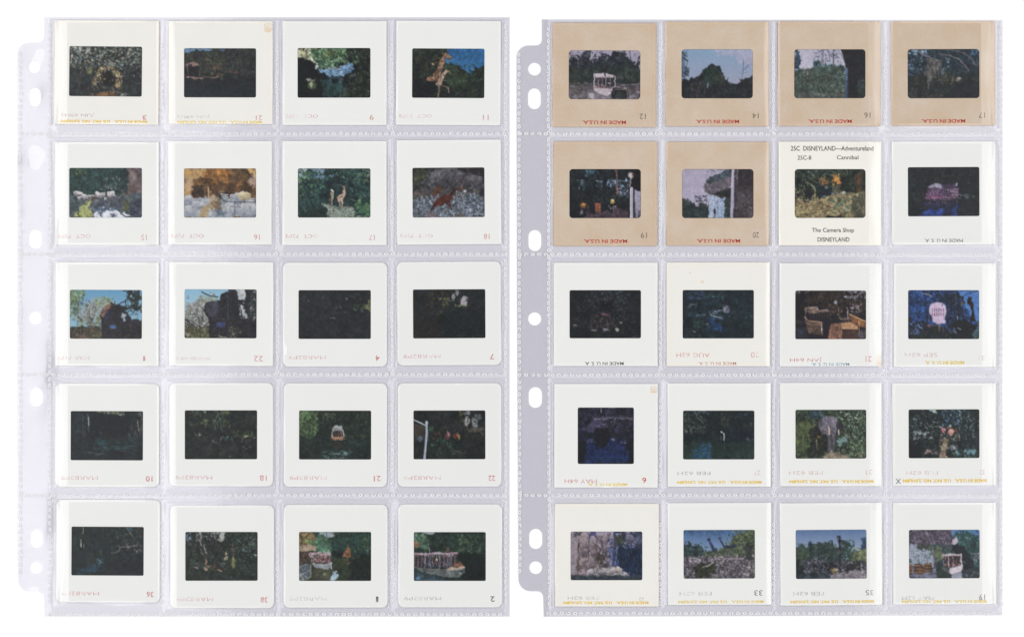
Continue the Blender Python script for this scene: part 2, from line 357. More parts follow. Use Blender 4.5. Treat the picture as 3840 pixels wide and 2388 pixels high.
    def done(self, grain=1.8, edge=1.5):
        a = .5 * self.a + .5 * self.soft(self.a)
        sky = np.clip((a[..., 2] - a[..., 0] - 22) / 20, 0, 1) * np.clip((a.mean(2) - 105) / 25, 0, 1)
        tex = (1 - .85 * sky) * (1 - .8 * np.clip((a.mean(2) - 118) / 40, 0, 1))
        g = np.exp(tex * (.17 * self.fb(11) + .14 * self.fb(4) + .09 * self.n1(1.6) + .05 * self.n1(.95)) - .08 * tex)
        a = 44 + (a - 44) * g[..., None] + tex[..., None] * 1.5 * np.stack([self.n1(2.4) for _ in range(3)], 2)
        x = np.clip((a - 44) / 200, 0, 1.1); a = np.where(a > 44, 44 + 200 * x ** 1.1, a)
        lum = a.mean(2, keepdims=True); gr = np.clip((a[..., 1] - np.maximum(a[..., 0], a[..., 2])) / 10 + .5, 0, 1)[..., None]
        a = lum + (a - lum) * (.74 - .16 * gr)
        a = a + grain * (self.n1(1.1)[..., None] + .5 * self.r.randn(self.h, self.w, 3))
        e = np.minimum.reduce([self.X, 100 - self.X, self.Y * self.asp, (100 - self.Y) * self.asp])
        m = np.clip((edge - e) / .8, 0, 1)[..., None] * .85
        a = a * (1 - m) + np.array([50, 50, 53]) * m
        a = np.clip(a, 0, 255)
        return a.reshape(self.h // 2, 2, self.w // 2, 2, 3).mean((1, 3))
def film_3():
    p = Film(3, '383a3e').f((0, 0, 100, 46), '34373b 454c47 5f6b63 9aa39c', 4, 1.25).f((0, 46, 100, 100), '33363b 3b4042 4b4f50', 7)
    p.d((0, 0, 100, 38), 120, 1., 'c9cdd0 8fa79a c08d7c 9fb37c 7f90a5 33363a 3a3f38').d((0, 0, 28, 34), 26, 1.4, 'd8dcd8 b0bda0 d19a88 6f9aa0')
    p.l('20,40 17,55 14,80', 3, '55564f', .6).l('10,45 12,70', 2, '4f544e', .6).e(28, 49, 4, 6, '7d7d52', .8)
    p.l('34,76 36,66 40,52 47,43 55,41 61,45', 4.5, '7a6a50', .6, 1.6).l('62,48 68,55 69,64 66,72 69,80', 6.5, '7a6a50', .6, 1.6).e(53, 64, 9, 13, '302f2d', .9).da('34,76 36,66 40,52 47,43 55,41 61,45', 90, 1.8, .7, 'd0bb90 b49c70 6b5a40 3f3a34').da('62,48 68,55 69,64 66,72 69,80', 90, 2.4, .7, 'd6c59a b49c70 6b5a40 3f3a34').e(61, 52, 4, 5, '7c8250', .7).e(66, 56, 3, 5, 'c9b88c', .9).e(67, 76, 4, 5, 'b89c6c', .9)
    p.d((34, 42, 50, 72), 40, .8, 'd0bb90 7b6546 3a342c').d((58, 46, 72, 82), 40, .8, 'd6c59a 7b6546 37332c').e(51, 95, 13, 5, 'a8743c', .75).d((26, 78, 76, 99), 40, 1., '8b6d4a 4e4741 33363a a48a68').d((70, 40, 98, 60), 20, .8, '727a78 9a9d98').d((70, 92, 78, 99), 6, .8, 'c8ccd0').d((92, 70, 96, 75), 3, 1, 'a0a5a8')
    return p
def film_21():
    p = Film(21, '34383c').f((0, 0, 100, 62), '33373a 3c4342 4a5148', 6).f('0,0 38,0 36,9 25,6 12,9 0,7', '5d7da0 6f93b8', 6, 1, 1.5).f('48,0 58,0 56,10 50,8', '5d7da0 4a5f7a', 5, 1, 1).f('64,0 75,0 73,4 66,4', '5f7fa6', 5)
    p.d((30, 8, 56, 50), 60, 1.3, '4f5a44 5a6048 3f463f 6b5c46').d((4, 12, 30, 30), 30, 1.1, '6d4a44 4b5648 7d5a50 40473f')
    p.f('3,35 8,30 14,28 22,33 22,36 4,37', '8f6a68 a88884 7a5856', 3, 1, .6).f((6, 37, 20, 57), '37363a 2f3135', 5).l('6,37 7,58', .8, '8d6c66').l('24,30 22,56', .9, '7c6660').l('5,58 15,60 27,61', 2, 'a5807a', .9).l('14,63 24,63', 1.4, '7f6058', .8).l('28,57 40,60 54,53', 1.2, '8d6c62', .8).l('42,60 48,58', 1.4, 'ab8a82', .8)
    p.d((30, 32, 56, 58), 40, 1, '6a4a40 7b5a48 4a4440 3b3f3e').l('63,48 74,50', 1.6, '8a5c50', .8, .8).d((62, 40, 74, 50), 10, 1, '6d4a44 4a4240').l('64,24 70,14 74,4', .8, '5c6a76', .8).l('78,26 80,46', .9, '545c5c', .7).l('66,26 67,46', .8, '545c5c', .7).d((60, 5, 98, 50), 40, 1, '464d4c 3a4044 525854')
    return p.g((0, 63, 100, 100), '33383e', '343c44', 1.5).d((0, 64, 60, 75), 14, 1.2, '453f42 3a3b40', .6, 2.5, 0)
def film_9():
    p = Film(9, '2e3234').f('0,0 26,0 34,22 30,34 18,30 8,22 0,24', '8b906e c2c5a2 d9d9bd', 5, 1.2).d((4, 2, 24, 18), 26, .9, '3f4a3c 55604a d6d08a').f('18,0 70,0 74,14 66,32 50,40 32,38 22,24', '2f4a3c 4a7454 6f9a62 8fb890', 4, 1.2).d((36, 6, 50, 20), 18, 1, 'b8903c 9aa648 5f8f4a').d((22, 22, 60, 40), 50, .8, '6fa090 86b8a4 3c6a5c', .8, 2)
    p.f('70,0 100,0 100,100 60,100 70,56 84,46 76,20', '2c3032 36403a 4c5c48', 5, 1.1, 3).d((62, 8, 84, 34), 40, 1, '4c6a50 6a8a5c 3a4a40').d((84, 6, 98, 34), 12, 1, '49584a 5a6a5a')
    p.f('30,44 42,42 52,40 62,33 74,30 70,38 78,42 70,48 60,56 46,58 40,52 30,48', '46688a 6f98bc 9dbbd6', 4, 1.1, 1.4).d((40, 40, 62, 52), 20, .9, 'a8c0e0 7d9fc6 43607c', .8, 2, 0).e(50, 42, 8, 2, '8f7f78', .6)
    p.d((42, 50, 60, 66), 40, .5, '5f88a8 88a8c2 3a5468', .8, 5, 1.5).g((34, 60, 60, 98), '34474c', '2f4a48', 3).d((36, 62, 62, 98), 60, .6, '4a7480 3c5c66 5f8a88 2c3a3c', .7, 4, 1.4).f((44, 60, 58, 72), '2b3034', 4, 1, 2)
    p.f('0,26 8,23 16,25 24,34 28,42 27,54 31,70 34,88 36,100 0,100', '2b2e31 2e3134', 8, 1, 1).e(27, 40, 2, 4, 'd8e0dc', .9).l('25,36 30,52', 1, '5a6a70', .6).e(20, 64, 4.5, 3, '7d8a70', .9).e(21, 75, 5, 7, '5f7450', .9).e(20, 73, 3, 3, 'a8b87c', .9).e(15, 63, 2, 3, 'b8bca0', .8)
    return p.l('60,52 57,80', .6, '7d98a0', .6).d((56, 80, 70, 96), 16, 1.2, '4a5658 3b4446').e(96, 86, 2, 3, '5a6266', .8).d((72, 52, 80, 58), 6, .8, '6a7c88')
def film_11():
    p = Film(11, '33383a').g('46,0 100,0 100,58 70,60 50,30', '2f6ba6', '3c7ab4').f('0,0 47,0 50,14 56,32 64,36 72,44 80,52 86,44 94,34 100,34 100,100 0,100', '30363a 37403c 434d40', 5, 1, 1.6).f('44,28 60,36 70,44 78,54 74,74 50,80', '33403a 42523f 4f5f48', 4, 1, 1.6).d((48, 26, 98, 70), 70, 1, '3c5444 46604c 2f3a38 52684e').d((0, 4, 44, 50), 60, 1.2, '464b40 3c423c 54543f')
    p.f((0, 60, 34, 100), '2f3236 33373a', 8, 1, 3).e(50, 26, 4.5, 6, '4580b8', .9, 1)
    G = 'a8806a'
    p.f('42,16 44,12 47,11 49,13 53,18 56,22 54,24 50,20 46,22 44,34 40,52 36,66 30,66 20,63 22,58 30,54 34,44 38,30', '6a4e40 94745e b4947c', 3, 1.2, .4).d((28, 20, 45, 64), 60, .7, '7c4a34 d8bea4 6a4030').l('43,14 42,11', 1, '8a6450').l('46,13 46,10', 1, '8a6450')
    p.l('50,23 55,22', 1.6, '7a5540')
    p.f('44,46 47,42 49,43 53,48 54,51 50,48 47,50 44,58 42,70 38,76 33,72 36,62 40,54', '86684f b0947e c8b0a0', 3, 1.2, .4).d((36, 48, 47, 72), 22, .5, '7c4a34 e0cabc').l('41,74 49,77 51,86', 1.5, '8a705e', .85).l('37,72 38,84 36,98', 2.2, '8f7a6a', .9).l('50,78 51,88', 1, 'a98874')
    return p.d((60, 82, 72, 94), 10, .9, '5a6668 6a7672').d((40, 84, 98, 98), 30, 1, '3a4442 333a3c 46504a')
def film_15():
    p = Film(15, '36454a').f((0, 0, 82, 62), '2c3c3e 34524e 40655c', 5, 1.1).d((2, 2, 26, 16), 34, .9, '5c8048 7a9a52 4a6a4a').d((24, 4, 78, 40), 70, .6, '40706a 2f4a4a 3a5f5a 345050', .7, 4, 1.5).d((2, 20, 40, 56), 30, 1.2, '33484a 2e3a40 3f5656')
    p.f('80,0 100,0 100,100 78,60 80,30', '5c5056 75666a 8d7c7a', 6).e(86, 18, 5, 12, '94807c', .9).e(95, 14, 3, 16, '6d5c64', .8).e(84, 44, 5, 9, '6d5c58', .9).e(94, 40, 4, 18, '7c6a6c', .8).e(76, 54, 6, 6, '6f6660', .9)
    p.f((0, 58, 100, 100), '3d4650 5b6470 79818c', 7, 1, 2)
    for x, y, a, b in ((12, 53, 4.5, 6), (19, 59, 5, 6.5), (31, 59, 5.5, 6.5), (44, 55, 6, 6), (58, 55, 7, 8), (50, 66, 3.5, 4)): p.rock(x, y, a, b, 'dcd4d6', '5a5660')
    p.e(17, 52, 3, 3, 'ece8ea', .8).e(34, 60, 3, 4, '4e4640', .8, 1).rock(74, 68, 6, 6, '6c7078', '454c56').rock(62, 72, 7, 5, '6a7280', '434b58').rock(22, 72, 8, 5, '5f6f74', '414c54').rock(42, 72, 7, 5, '626a78', '444a56').d((30, 55, 40, 66), 12, .8, '3c3834 8a7c6c')
    p.d((48, 20, 70, 36), 26, .5, 'c0c6ca 8ea0a4 4a5a5a', .9, 3, 1.5).d((42, 34, 70, 44), 30, .7, 'aab0b8 4c5458 e0e0e4').l('50,22 51,50 49,70', .8, '6a6460').l('44,40 52,36 66,42 74,48', 1.2, '5d5f63').l('52,60 50,72 56,64', 1.2, 'd8c8c6', .9)
    p.f('40,66 60,58 78,62 84,72 66,80 50,76', '49505c 626874 3f4650', 5).f('4,96 14,78 28,64 31,68 26,80 34,92 32,98 6,99', '7a8450 a8b45a c8cc6a 5f6840', 3, 1.2, 1.5).d((6, 66, 32, 98), 46, .5, 'd2d678 8d9a50 4a5440', .8, 4, 1.2)
    p.f('33,92 44,80 58,82 72,88 84,94 80,100 36,100', 'a8aec0 dfe0ea c8ccd8', 5, 1, 1).f('34,88 44,80 62,78 70,86 56,84 46,92', '4a5a70 6a7c92', 4).l('70,90 74,94 80,98', 1.5, '3d5068').e(60, 94, 4, 4, '4a566a', .8).f((72, 64, 88, 84), '54603c 6f7a50 434c44', 4, 1, 2.5).f((82, 62, 100, 100), '3f4454 545a68 4a505c', 6, 1, 2).e(90, 58, 8, 8, '54626c', .9)
    return p.f((0, 62, 14, 84), '3f5054 5a6e70', 5, 1, 2)
def film_16():
    p = Film(16, '7c5c44').f((0, 0, 100, 62), '5d4638 86603e a67a48', 9, .9).f('0,0 34,0 26,18 14,26 10,60 0,62', 'b08a58 c8a06a 94704a', 6).e(8, 32, 6, 14, 'c2a078', .9).e(6, 10, 7, 9, 'd0a05c', .9).f('26,4 66,2 62,22 40,36 26,30', '8f6238 a87440 7a5634', 6).l('28,6 24,20 40,24', 1, '55402f', .7).l('60,4 62,26', 1, '55402f', .7)
    p.f('66,0 100,0 100,60 92,46 80,30 72,14', '5a4636 7d6044 42362f', 6).f('84,0 100,0 100,20 90,14', 'c89a58 e0bc80', 4).e(94, 26, 6, 12, 'b89c88', .9, 1).l('84,8 94,20', 1, '4a3828')
    p.f((12, 36, 30, 58), '453a38 5a483e', 5, 1, 2).e(33, 30, 6, 8, '6a4a34', .9).e(32, 34, 3, 5, '8d6c4c', .9).e(30, 26, 4, 5, '55402f', .9).l('29,40 30,58', 2, '7a6450').l('34,40 35,58', 1.6, 'c8b090', .9).d((26, 24, 40, 44), 20, 1, '54402f 8a6a48 463628')
    p.f((38, 34, 94, 62), '4a3a32 6a503c 54443a', 5, 1, 2).e(52, 42, 5, 7, '7a5c40', .9).e(68, 24, 6, 9, '6d5440', .8).e(52, 48, 3, 4, 'a88c6c', .9)
    p.f((0, 58, 100, 100), '80858f a0a6b0 c0c2c8', 8, .9, 2)
    for x, y, a, b in ((6, 64, 8, 9), (8, 86, 9, 10), (80, 58, 10, 9), (70, 56, 6, 6), (66, 82, 10, 14), (86, 84, 13, 14), (20, 74, 8, 7)): p.rock(x, y, a, b, 'c4c4c8', '80889a')
    p.rock(82, 57, 9, 8, 'd8cba4', 'a08c62')
    for k in range(5): p.l('%f,%f %f,%f' % (50 + k, 50 + k * 3.4, 61, 52 + k * 3), 1.1, '3c4a62')
    for k in range(4): p.l('%f,%f %f,%f' % (51 + k, 52 + k * 3.4, 61, 54 + k * 3), .9, 'dfe2e6')
    p.f('20,98 28,76 36,64 44,56 48,62 44,76 36,86 30,100', 'a08c70 b8a078 98908a', 4, 1, 1).e(46, 74, 5, 14, '8a7258', .9, 1.4).e(42, 60, 5, 6, 'b8a48c', .9, 1).d((38, 56, 52, 88), 24, 1, '6f5a46 a08a6c 8d7a64')
    p.l('70,66 70,98', .8, '525a66').l('58,68 100,68', 1, '4c525c', .8).l('64,76 78,78', .9, '565e6a', .7)
    return p.f((44, 80, 56, 96), '5a6a80 7a8698', 4, 1, 2)
def film_17():
    p = Film(17, '34464a').f((0, 0, 100, 100), '2c3a40 365450 4a7064', 5, 1.15).d((0, 2, 16, 30), 26, 1.3, 'a8c0d0 7da06a c8d4e0 5a8a50').d((22, 4, 36, 20), 20, 1.4, '9ab0d0 7f9cc0').d((40, 16, 52, 28), 14, .9, 'a8bcd8 6f90a8').d((0, 8, 40, 50), 60, 1, '5a9058 7ab05c 3f6a50 2f4448').d((50, 4, 98, 40), 70, 1, '4a7c64 62946a 2f4850 7ca878')
    p.d((2, 40, 32, 94), 80, .5, '2f4444 40605a 4f7468', .7, 6, 1.4).f((36, 20, 74, 66), '2c363c 344448 3c5450', 5, 1, 3).d((60, 22, 98, 66), 60, 1.2, '2f4a52 3f686a 57847c 2a3840').d((88, 4, 99, 30), 14, 1, '8aa868 a8c088')
    p.f('84,70 100,64 100,96 80,96', '3a6a4c 558a5c 6fa070', 4, 1, 3).f((0, 84, 44, 100), '2f3c3c 3a4a44', 6, 1, 3)
    p.f('32,70 40,74 56,76 70,74 77,76 78,92 70,100 40,100 42,82', '6f8078 8d9a8c a8ae9c', 5, 1, 1).d((42, 78, 76, 98), 34, 1, '5c7a70 98a490 4a605c b0b4a0').f((60, 96, 100, 100), '8a9880 6f8a6a', 4)
    p.l('72,62 80,66 86,62', 1, '8f9a78', .7)
    G = 'c0a490'
    p.f('54,58 57,54 61,51 63,42 65,42 65,54 62,60 61,68 56,68', 'a88874 c8ac98 d8c4b4', 2, 1, .3).l('56,66 58,76', 1.1, 'b89a88').l('61,66 61,76', 1.3, 'c8ac98').l('58,66 59,73', .8, '967660').e(63.5, 39, 1.8, 3, 'b09078', 1, .3).l('62,37 59,35 56,34', .6, '8a8078').l('65,37 67,35 69,37', .8, '6a6a68').l('61,56 56,60', 1.4, '8a6450')
    p.l('47,72 47,60 46,50', 2, 'a89c84', .95).l('48,60 48.5,46', 1.4, 'b8ac98').e(47, 45, 1.6, 2.6, 'd0c8c0', 1, .3).l('44,44 46,44', .7, 'a0988c').e(45, 64, 2, 5, '7c7060', .8)
    return p.l('45,66 45,75', .7, '6f6450')
def film_18():
    p = Film(18, '45474e').f((0, 0, 100, 50), '3d3c3f 54545a 6a6c74', 7).f('0,0 26,0 22,22 8,34 0,36', '38393a 454a3e 55604a', 4).d((4, 6, 20, 30), 26, .5, '5f6c4c 4a5242', .8, 4, 1.4)
    for x, y, a, b in ((34, 22, 9, 14), (46, 10, 7, 10), (56, 14, 8, 14), (68, 20, 9, 13), (78, 24, 7, 14), (88, 30, 8, 12), (74, 12, 6, 7)): p.rock(x, y, a, b, '75727a', '4a4850', .85)
    p.f('60,0 100,0 100,20 84,14 70,10', '3a3738 46424a', 5).f((0, 46, 100, 62), '4c4642 625a56 54505a', 6, 1, 2.5).f('0,62 30,54 60,58 100,50 100,100 0,100', '4c525e 6a7280 8a94a2', 3, 1.3, 2)
    p.d((2, 56, 99, 97), 260, 1., '8c98a8 a8b2c0 5a626e 444a54 c0c8d2 747e8c').d((60, 46, 74, 56), 30, .9, 'a8b4c4 c8d0dc 6a7480')
    p.f('30,44 34,38 40,36 43,40 38,50 31,56 29,60 28,52', '60433a 7a5446 4c3832', 3, 1, .5).f('29,74 32,65 39,58 48,54 53,51 56,56 55,64 50,70 42,72 36,74 31,79', '5c3630 704038 4a2e2c', 4, 1, .8).l('31,70 28,80 26,86', 2.2, '563430').l('50,66 53,78 54,84', 1.6, '563430').l('48,70 51,76', 1.4, '5a2c2c')
    p.l('53,54 58,46', 3, '4c3434').e(58, 44, 3, 4, '47383a').l('60,46 66,40 67,28 66,24', 1.3, '5a3834').l('66,42 69,56', 1, '4a3a3c').l('55,44 60,40', .8, '3c3438').e(66, 42, 1.5, 4, '8a4436', .9)
    return p.e(27, 95, 7, 5, '7d7074', .9, 1).e(66, 96, 6, 4, '80706c', .8, 1).e(96, 50, 3, 9, '3c3c46', .9, 1)
def film_1():
    p = Film(101, '3a3d42').g((0, 0, 100, 75), '5f9cc6', '8ab4cc').f('0,2 16,0 20,12 14,26 18,40 8,60 0,64', '5c86a0 6a8a54 84a468 7fb0d0', 3, 1.2, 3).d((0, 0, 20, 50), 70, 1, '5f8450 7ea05c 40604a 86b0c8')
    p.f('14,36 28,24 44,20 56,18 62,30 48,62 10,72', '7aa0b8 8aa090 a6a8b0 70845c', 3, 1.2, 3).d((12, 22, 46, 66), 150, .8, '8a90a0 5d5c60 a8a0b0 6f8450 9ab8cc 4a4848').d((36, 16, 60, 34), 60, .9, '6f8c4a 90a860 54683e a8bc74').limbs(30, 74, 12, 30, '6a5c58', .6).d((10, 56, 46, 84), 90, .9, '59683c 768248 46503c 8a9458')
    p.f('44,44 48,36 58,27 66,30 78,38 84,60 100,60 100,100 42,100 44,70', '34343a 3c3b40 45424a', 6, 1, 1).f('44,48 48,36 56,28 58,32 50,46 46,56', '8a5c4c b08070 6a4438', 3, 1, .6).l('62,30 62,24', 1, '3a383c').l('64,32 78,22', 1.4, '45434a').l('76,22 78,42', 1.4, '3c3a40').l('57,28 76,44', 1.5, '3a383e')
    p.f('76,2 100,0 100,44 92,50 84,36 78,22', '2f3a40 3c4a4c 50605c', 3, 1.2, 2.4).d((76, 4, 99, 50), 40, 1, 'a0bccc 2f3a40 455456').e(74, 52, 2.5, 5, 'a8bac6', .9, 1).e(75.5, 60, 1.8, 4, '9cb0c0', .9, .6).d((82, 38, 96, 56), 20, 1.1, '86a8bc 33404a').e(52, 52, 4, 10, '3f4160', .8, 1, .8)
    p.e(59, 74, 4.5, 2.6, '42649a', .95, .4).l('55,77 63,77', .8, '7896c0', .8).f((0, 76, 44, 100), '43403c 5c5648 3a3a38', 4, 1, 2).d((0, 74, 44, 98), 80, .8, '6f6a4a 8a845c 4a4640 7a5c54 383838').d((30, 60, 44, 96), 30, .5, '8a8c60 6f7850', .8, 4, 1.5).d((10, 86, 26, 99), 14, 1.3, '8a6a64 6a4c4a').d((46, 84, 98, 98), 30, 1, '4a4a48 33343a 3f3e3c').e(83, 72, 2, 3, '5a4a4a', .8)
    return p
def film_22():
    p = Film(122, '3c3e44').g((0, 0, 60, 60), '82b4d2', 'a8c4d0').d((4, 12, 8, 20), 3, .9, '4a6a8a').f('0,34 14,26 28,16 42,14 46,24 38,34 30,50 36,66 30,100 0,100', '8a8f8a a8acb0 6f7260 c0c8cc', 3, 1.2, 3).d((0, 30, 36, 74), 150, .8, 'a89cb4 77707c 5a5858 c4ccd4 8a8a84').d((20, 14, 46, 32), 50, .8, '8aa06a 9ab07c 6a7c4c').limbs(20, 84, 12, 32, '4a4442', .9).l('0,60 12,66 24,78', 1, '4a4442').l('2,82 14,70 20,84', .9, '4a4442')
    p.f((0, 76, 40, 100), '4a4a3c 5f5f44 3a3a38', 4, 1, 3).d((0, 74, 40, 98), 70, .9, '6f7a44 8a8c54 4a4c3c 9a9c78 7a5048').d((10, 76, 40, 98), 30, .5, '8a9058 5f6844', .8, 4, 1.5)
    p.f('27,34 31,26 40,26 48,24 50,12 58,8 66,6 72,4 74,24 84,30 88,70 100,66 100,100 34,100 36,70 30,50 26,44', '34343a 3b3a40 44424a', 6, 1, .6).e(39, 40, 9, 15, '4a4a58', .85, .6, .3).l('24,7 34,14 46,17', 1.4, '3c4044').l('60,0 62,8', 1, '45434a').l('60,12 70,1', 1.2, '3f3e44').l('66,14 76,2', 1, '3f3e44').l('60,16 60,62', .7, '5a7488', .8).l('64,16 62,80', 2, '3f3e3e')
    p.f('72,2 82,0 84,16 80,26 74,22', 'bcc0c4 a8b0b8', 4, 1, 1).e(79, 8, 4, 7, 'c4c8cc', .9, 1).d((74, 12, 84, 24), 9, .9, '3a3c40 b0b8c0').l('86,0 90,100', 4.5, '3c3c42').l('73,24 88,26', 2.5, '34343a').f((90, 0, 100, 66), '35383c 44484a 5a5e60', 4).d((90, 4, 99, 60), 30, 1, '8a9098 3a3c40 a0a4a8')
    p.f('74,30 80,34 84,46 86,60 80,62 76,44', 'b4bcc4 98a2ac', 4, 1, 1).l('75,30 82,70', 1.2, '3a3a40').l('78,44 80,66', .8, '3a3a40').d((80, 50, 99, 64), 26, .9, '33363a 4a4c50 a0a8b0')
    p.e(50, 72, 6, 5, '39406a', .95, .6)
    for k in range(5): p.l('%f,67 %f,76' % (45 + k * 2.6, 45 + k * 2.6), .8, '5a6898', .8)
    p.l('46,60 54,59', .8, '4a5248').d((60, 76, 78, 98), 40, .9, '5f6a44 7c8458 3a3c3a 8a8470').d((36, 80, 60, 98), 20, .9, '444438 34353a 545240').l('48,94 58,97', 1.4, 'a8a084', .9).l('48,90 48,98', .7, '8a8474')
    return p
def dark(seed, pal='32363a 373b3e 3c403f', c='35393c', s=9): return Film(seed, c).f((0, 0, 100, 100), pal, s, .9)
def film_4():
    p = dark(4, '35373a 393c40 3c3f41').d((30, 2, 50, 8), 8, .7, '56606a 48525a', .8, 2.5, 1.5).d((6, 8, 98, 48), 40, 1, '3f4644 44483f 3a4148').e(66, 19, 1.4, 1.8, '727a7c', .9).e(15, 23, .9, 2, '66704c', .9).e(85, 19, 1.6, 1.6, '5c6058', .8).e(59, 37, 2, 2.2, '4f7268', .8, 1).e(51, 37, 1.4, 1.8, '485c58', .8).e(35, 18, 1.2, 2, '4c5250', .7)
    p.f('92,26 98,22 100,24 100,46 94,42 90,36', '4a523a 7a7a4c 8d8a52', 3, 1, 1.2).d((76, 30, 96, 44), 24, 1, '4f6a50 6a7a48 3f5048 5c8068').l('44,57 51,57', 1.2, '6d7472', .9, .3).l('48,83 56,83', .8, '4c5254', .8).e(64, 46, 2.5, 1.2, '4a5256', .8).e(97, 8, 2, 3, '4a4644', .8).e(98, 66, 1, 3, '4a3a34', .6)
    return p.d((20, 50, 90, 96), 16, 1.2, '3a3f42 40434a', .6, 2.5, 0)
def film_7():
    p = dark(7, '33373b 383c3e 3d403f').d((20, 4, 52, 50), 80, 1.1, '4a4a3c 454038 4f3c38 3c4440 5a5c44').l('40,4 42,20 39,56', .8, '7c7c50', .6, 1).l('38,22 50,20', .9, '6a6448', .7, 1).d((36, 18, 50, 36), 24, .9, '6f7450 8a8460 4a5040').d((24, 42, 42, 52), 12, .7, '6a6c60 56584c')
    p.e(56, 16, 3, 5, 'a8a4a8', .85, 1.4, .6).e(61, 8, 3, 6, '9a98a0', .85, 1.4, .6).e(70, 24, 5, 9, 'b4acb4', .9, 1.2, .5).e(68, 30, 3, 4, '9a8f9a', .8, 1).d((52, 2, 76, 36), 24, .9, '33363a 3c4040').l('64,2 65,36', 1.3, '34373a').d((57, 32, 74, 41), 26, 1, '7a8a4c 5f7044 9aa45c 3f4a3c').l('48,24 57,24', .8, '8a8c7c', .7)
    return p.f((0, 60, 40, 98), '393838 3e3a3c', 8, 1, 3).f((40, 40, 100, 100), '31373a 353b3c', 8, 1, 3).d((40, 94, 96, 97), 6, .8, '4a4a48', .6, 5, 0)
def film_10():
    p = dark(10, '30353b 343a3e 393f42').l('38,2 58,4 70,10', 1.5, '6a744c', .9, 1).d((36, 0, 72, 7), 46, .9, '7d8a5c 9aa47c 4a5440 b0b49a').d((60, 0, 73, 9), 18, 1, 'c0c4b8 9aa088 54584c').f('20,20 40,6 70,12 78,40 70,52 24,50', '2e3338 32373b', 8, 1, 2)
    p.d((16, 4, 27, 50), 30, .6, '48565c 5c6a6a 3a464c', .8, 5, 1.5).l('25,14 25.5,30', 1.1, 'a8b0b0', .95, .3).l('24,6 25,14', .7, '76807c', .8).l('25,30 25,44', .6, '6a7474', .7).d((80, 4, 98, 52), 46, .5, '585a54 76746c 464844', .8, 7, 1.5).l('91,20 93,40', .9, '969690', .9).l('95,4 95,12', .7, '9a9a98', .8).l('97,14 97,44', .7, '6a625c', .7)
    p.d((4, 38, 18, 44), 8, .7, '46506a 3e4658', .8, 3, 0).d((32, 54, 92, 78), 40, .9, '36535a 3b5f66 3f565a', .7, 4, 0).e(42, 64, 5, 6, '34565f', .8, 1.5, .8).d((20, 82, 50, 88), 14, .6, '5a6c70 4a5c60', .7, 6, -.1).d((44, 70, 82, 80), 16, .6, '4f686c 44585c', .7, 7, 0).l('30,98 50,96', .7, '4c5658', .6).e(42, 45, 2, 2, '454a4a', .8).e(18, 59, 1.2, 2, '565a5c', .7)
    return p.d((2, 55, 98, 98), 30, .8, '2e3438 3c4448', .6, 5, 0)
def film_18b():
    p = dark(1018, '2f3437 363c3b 3f4741').d((8, 0, 62, 34), 130, 1.1, '4a6240 5c7a48 3a4e40 35483f 6d8a50 44584a').e(28, 3, 2, 4, '9ab48c', .8, 1).e(58, 6, 3.5, 4, '6a7c40', .9, 1).d((22, 20, 32, 30), 14, 1, '6a8a50 84a068').d((38, 4, 54, 40), 90, .5, '54685c 6a7c6c 3c4a44', .8, 4, 1.4).l('50,24 50,36 52,44', .9, '5a7870', .7).d((60, 20, 98, 34), 20, 1, '3f4540 4a4f40').e(97, 34, 1, 2, '7a6a4c', .8)
    return p.d((64, 42, 92, 54), 40, .8, '4f6a40 6a8448 3c5440').e(84, 53, 3, 1.5, 'b8ba8c', .95, .6).l('78,58 82,55 87,52', .9, '8a9068', .8).e(95, 55, 2, 1.2, '8a9088', .7).d((50, 53, 66, 60), 22, .7, '5f8888 7aa09c 3f6060').l('49,61 50,56', .8, 'a8b4b0', .9).l('38,62 44,66 50,63', .7, '6f7478', .7, .8).d((14, 46, 24, 60), 12, .8, '6f7a74 8a928a 4a5250').d((14, 40, 44, 66), 24, .8, '454c4c 525854').d((78, 58, 92, 80), 22, .8, '4a5254 626a6a 3a4244').e(62, 92, 1, 2, '7a8084', .8).d((4, 66, 60, 96), 20, 1, '3b4143 353a3d', .7, 3, 0)
def film_21b():
    p = dark(1021, '2f3736 35403c 3e4a42').f((0, 0, 26, 52), '34463a 4a6444 648650', 5, 1, 3).d((2, 0, 25, 48), 90, 1.2, '5c8048 74985a 3f5c40 88a868 36503e', .8, 2).l('7,0 6,22', .9, '9a9c60', .7).l('2,14 2,46', .7, '84884c', .6).d((26, 4, 98, 40), 90, 1.2, '3f4f44 35443e 4c5f4c 47423c').d((32, 8, 50, 22), 24, 1, '5c7454 6a6a50').f((20, 50, 100, 100), '2f3a39 35423f 3c4a45', 7, 1, 3)
    p.d((60, 48, 92, 58), 20, .8, '4f5838 46503c', .8, 4, 0).e(53, 38, 7, 6, '8f9496', .95, .3, .2).e(51, 34, 3, 3, 'a8aeb0', .9).e(56, 34, 3, 2.5, 'a4a8aa', .9).f((47, 42, 61, 53), '433a3c 5a4a48', 3, 1, .4).l('47,40 46,54', 1.2, 'bcc0be').l('60,40 62,52', 1.1, 'b0b0aa').l('58,42 59,53', .7, '98948c').e(53, 48, 4, 4, '574648', .9).f('45,53 62,53 60,60 48,60', 'a87860 c49478 d0a890', 3, 1, .4).l('43,57 64,57', 1, '8a6450', .9)
    return p.f((48, 62, 60, 74), '4a4440 3c3c3a', 4, 1, 2, .7).d((32, 80, 72, 98), 50, .6, '4f706c 3d5450 6a8c88', .8, 4, 0).d((48, 84, 70, 89), 16, .6, '8fb0b4 6f94a0', .9, 3, 0).d((34, 90, 42, 98), 10, .5, '5f8a7c', .8, 4, .9).e(61, 96, 1.2, 1.2, '98a4a4', .8).d((72, 62, 90, 72), 10, .8, '4a5044')
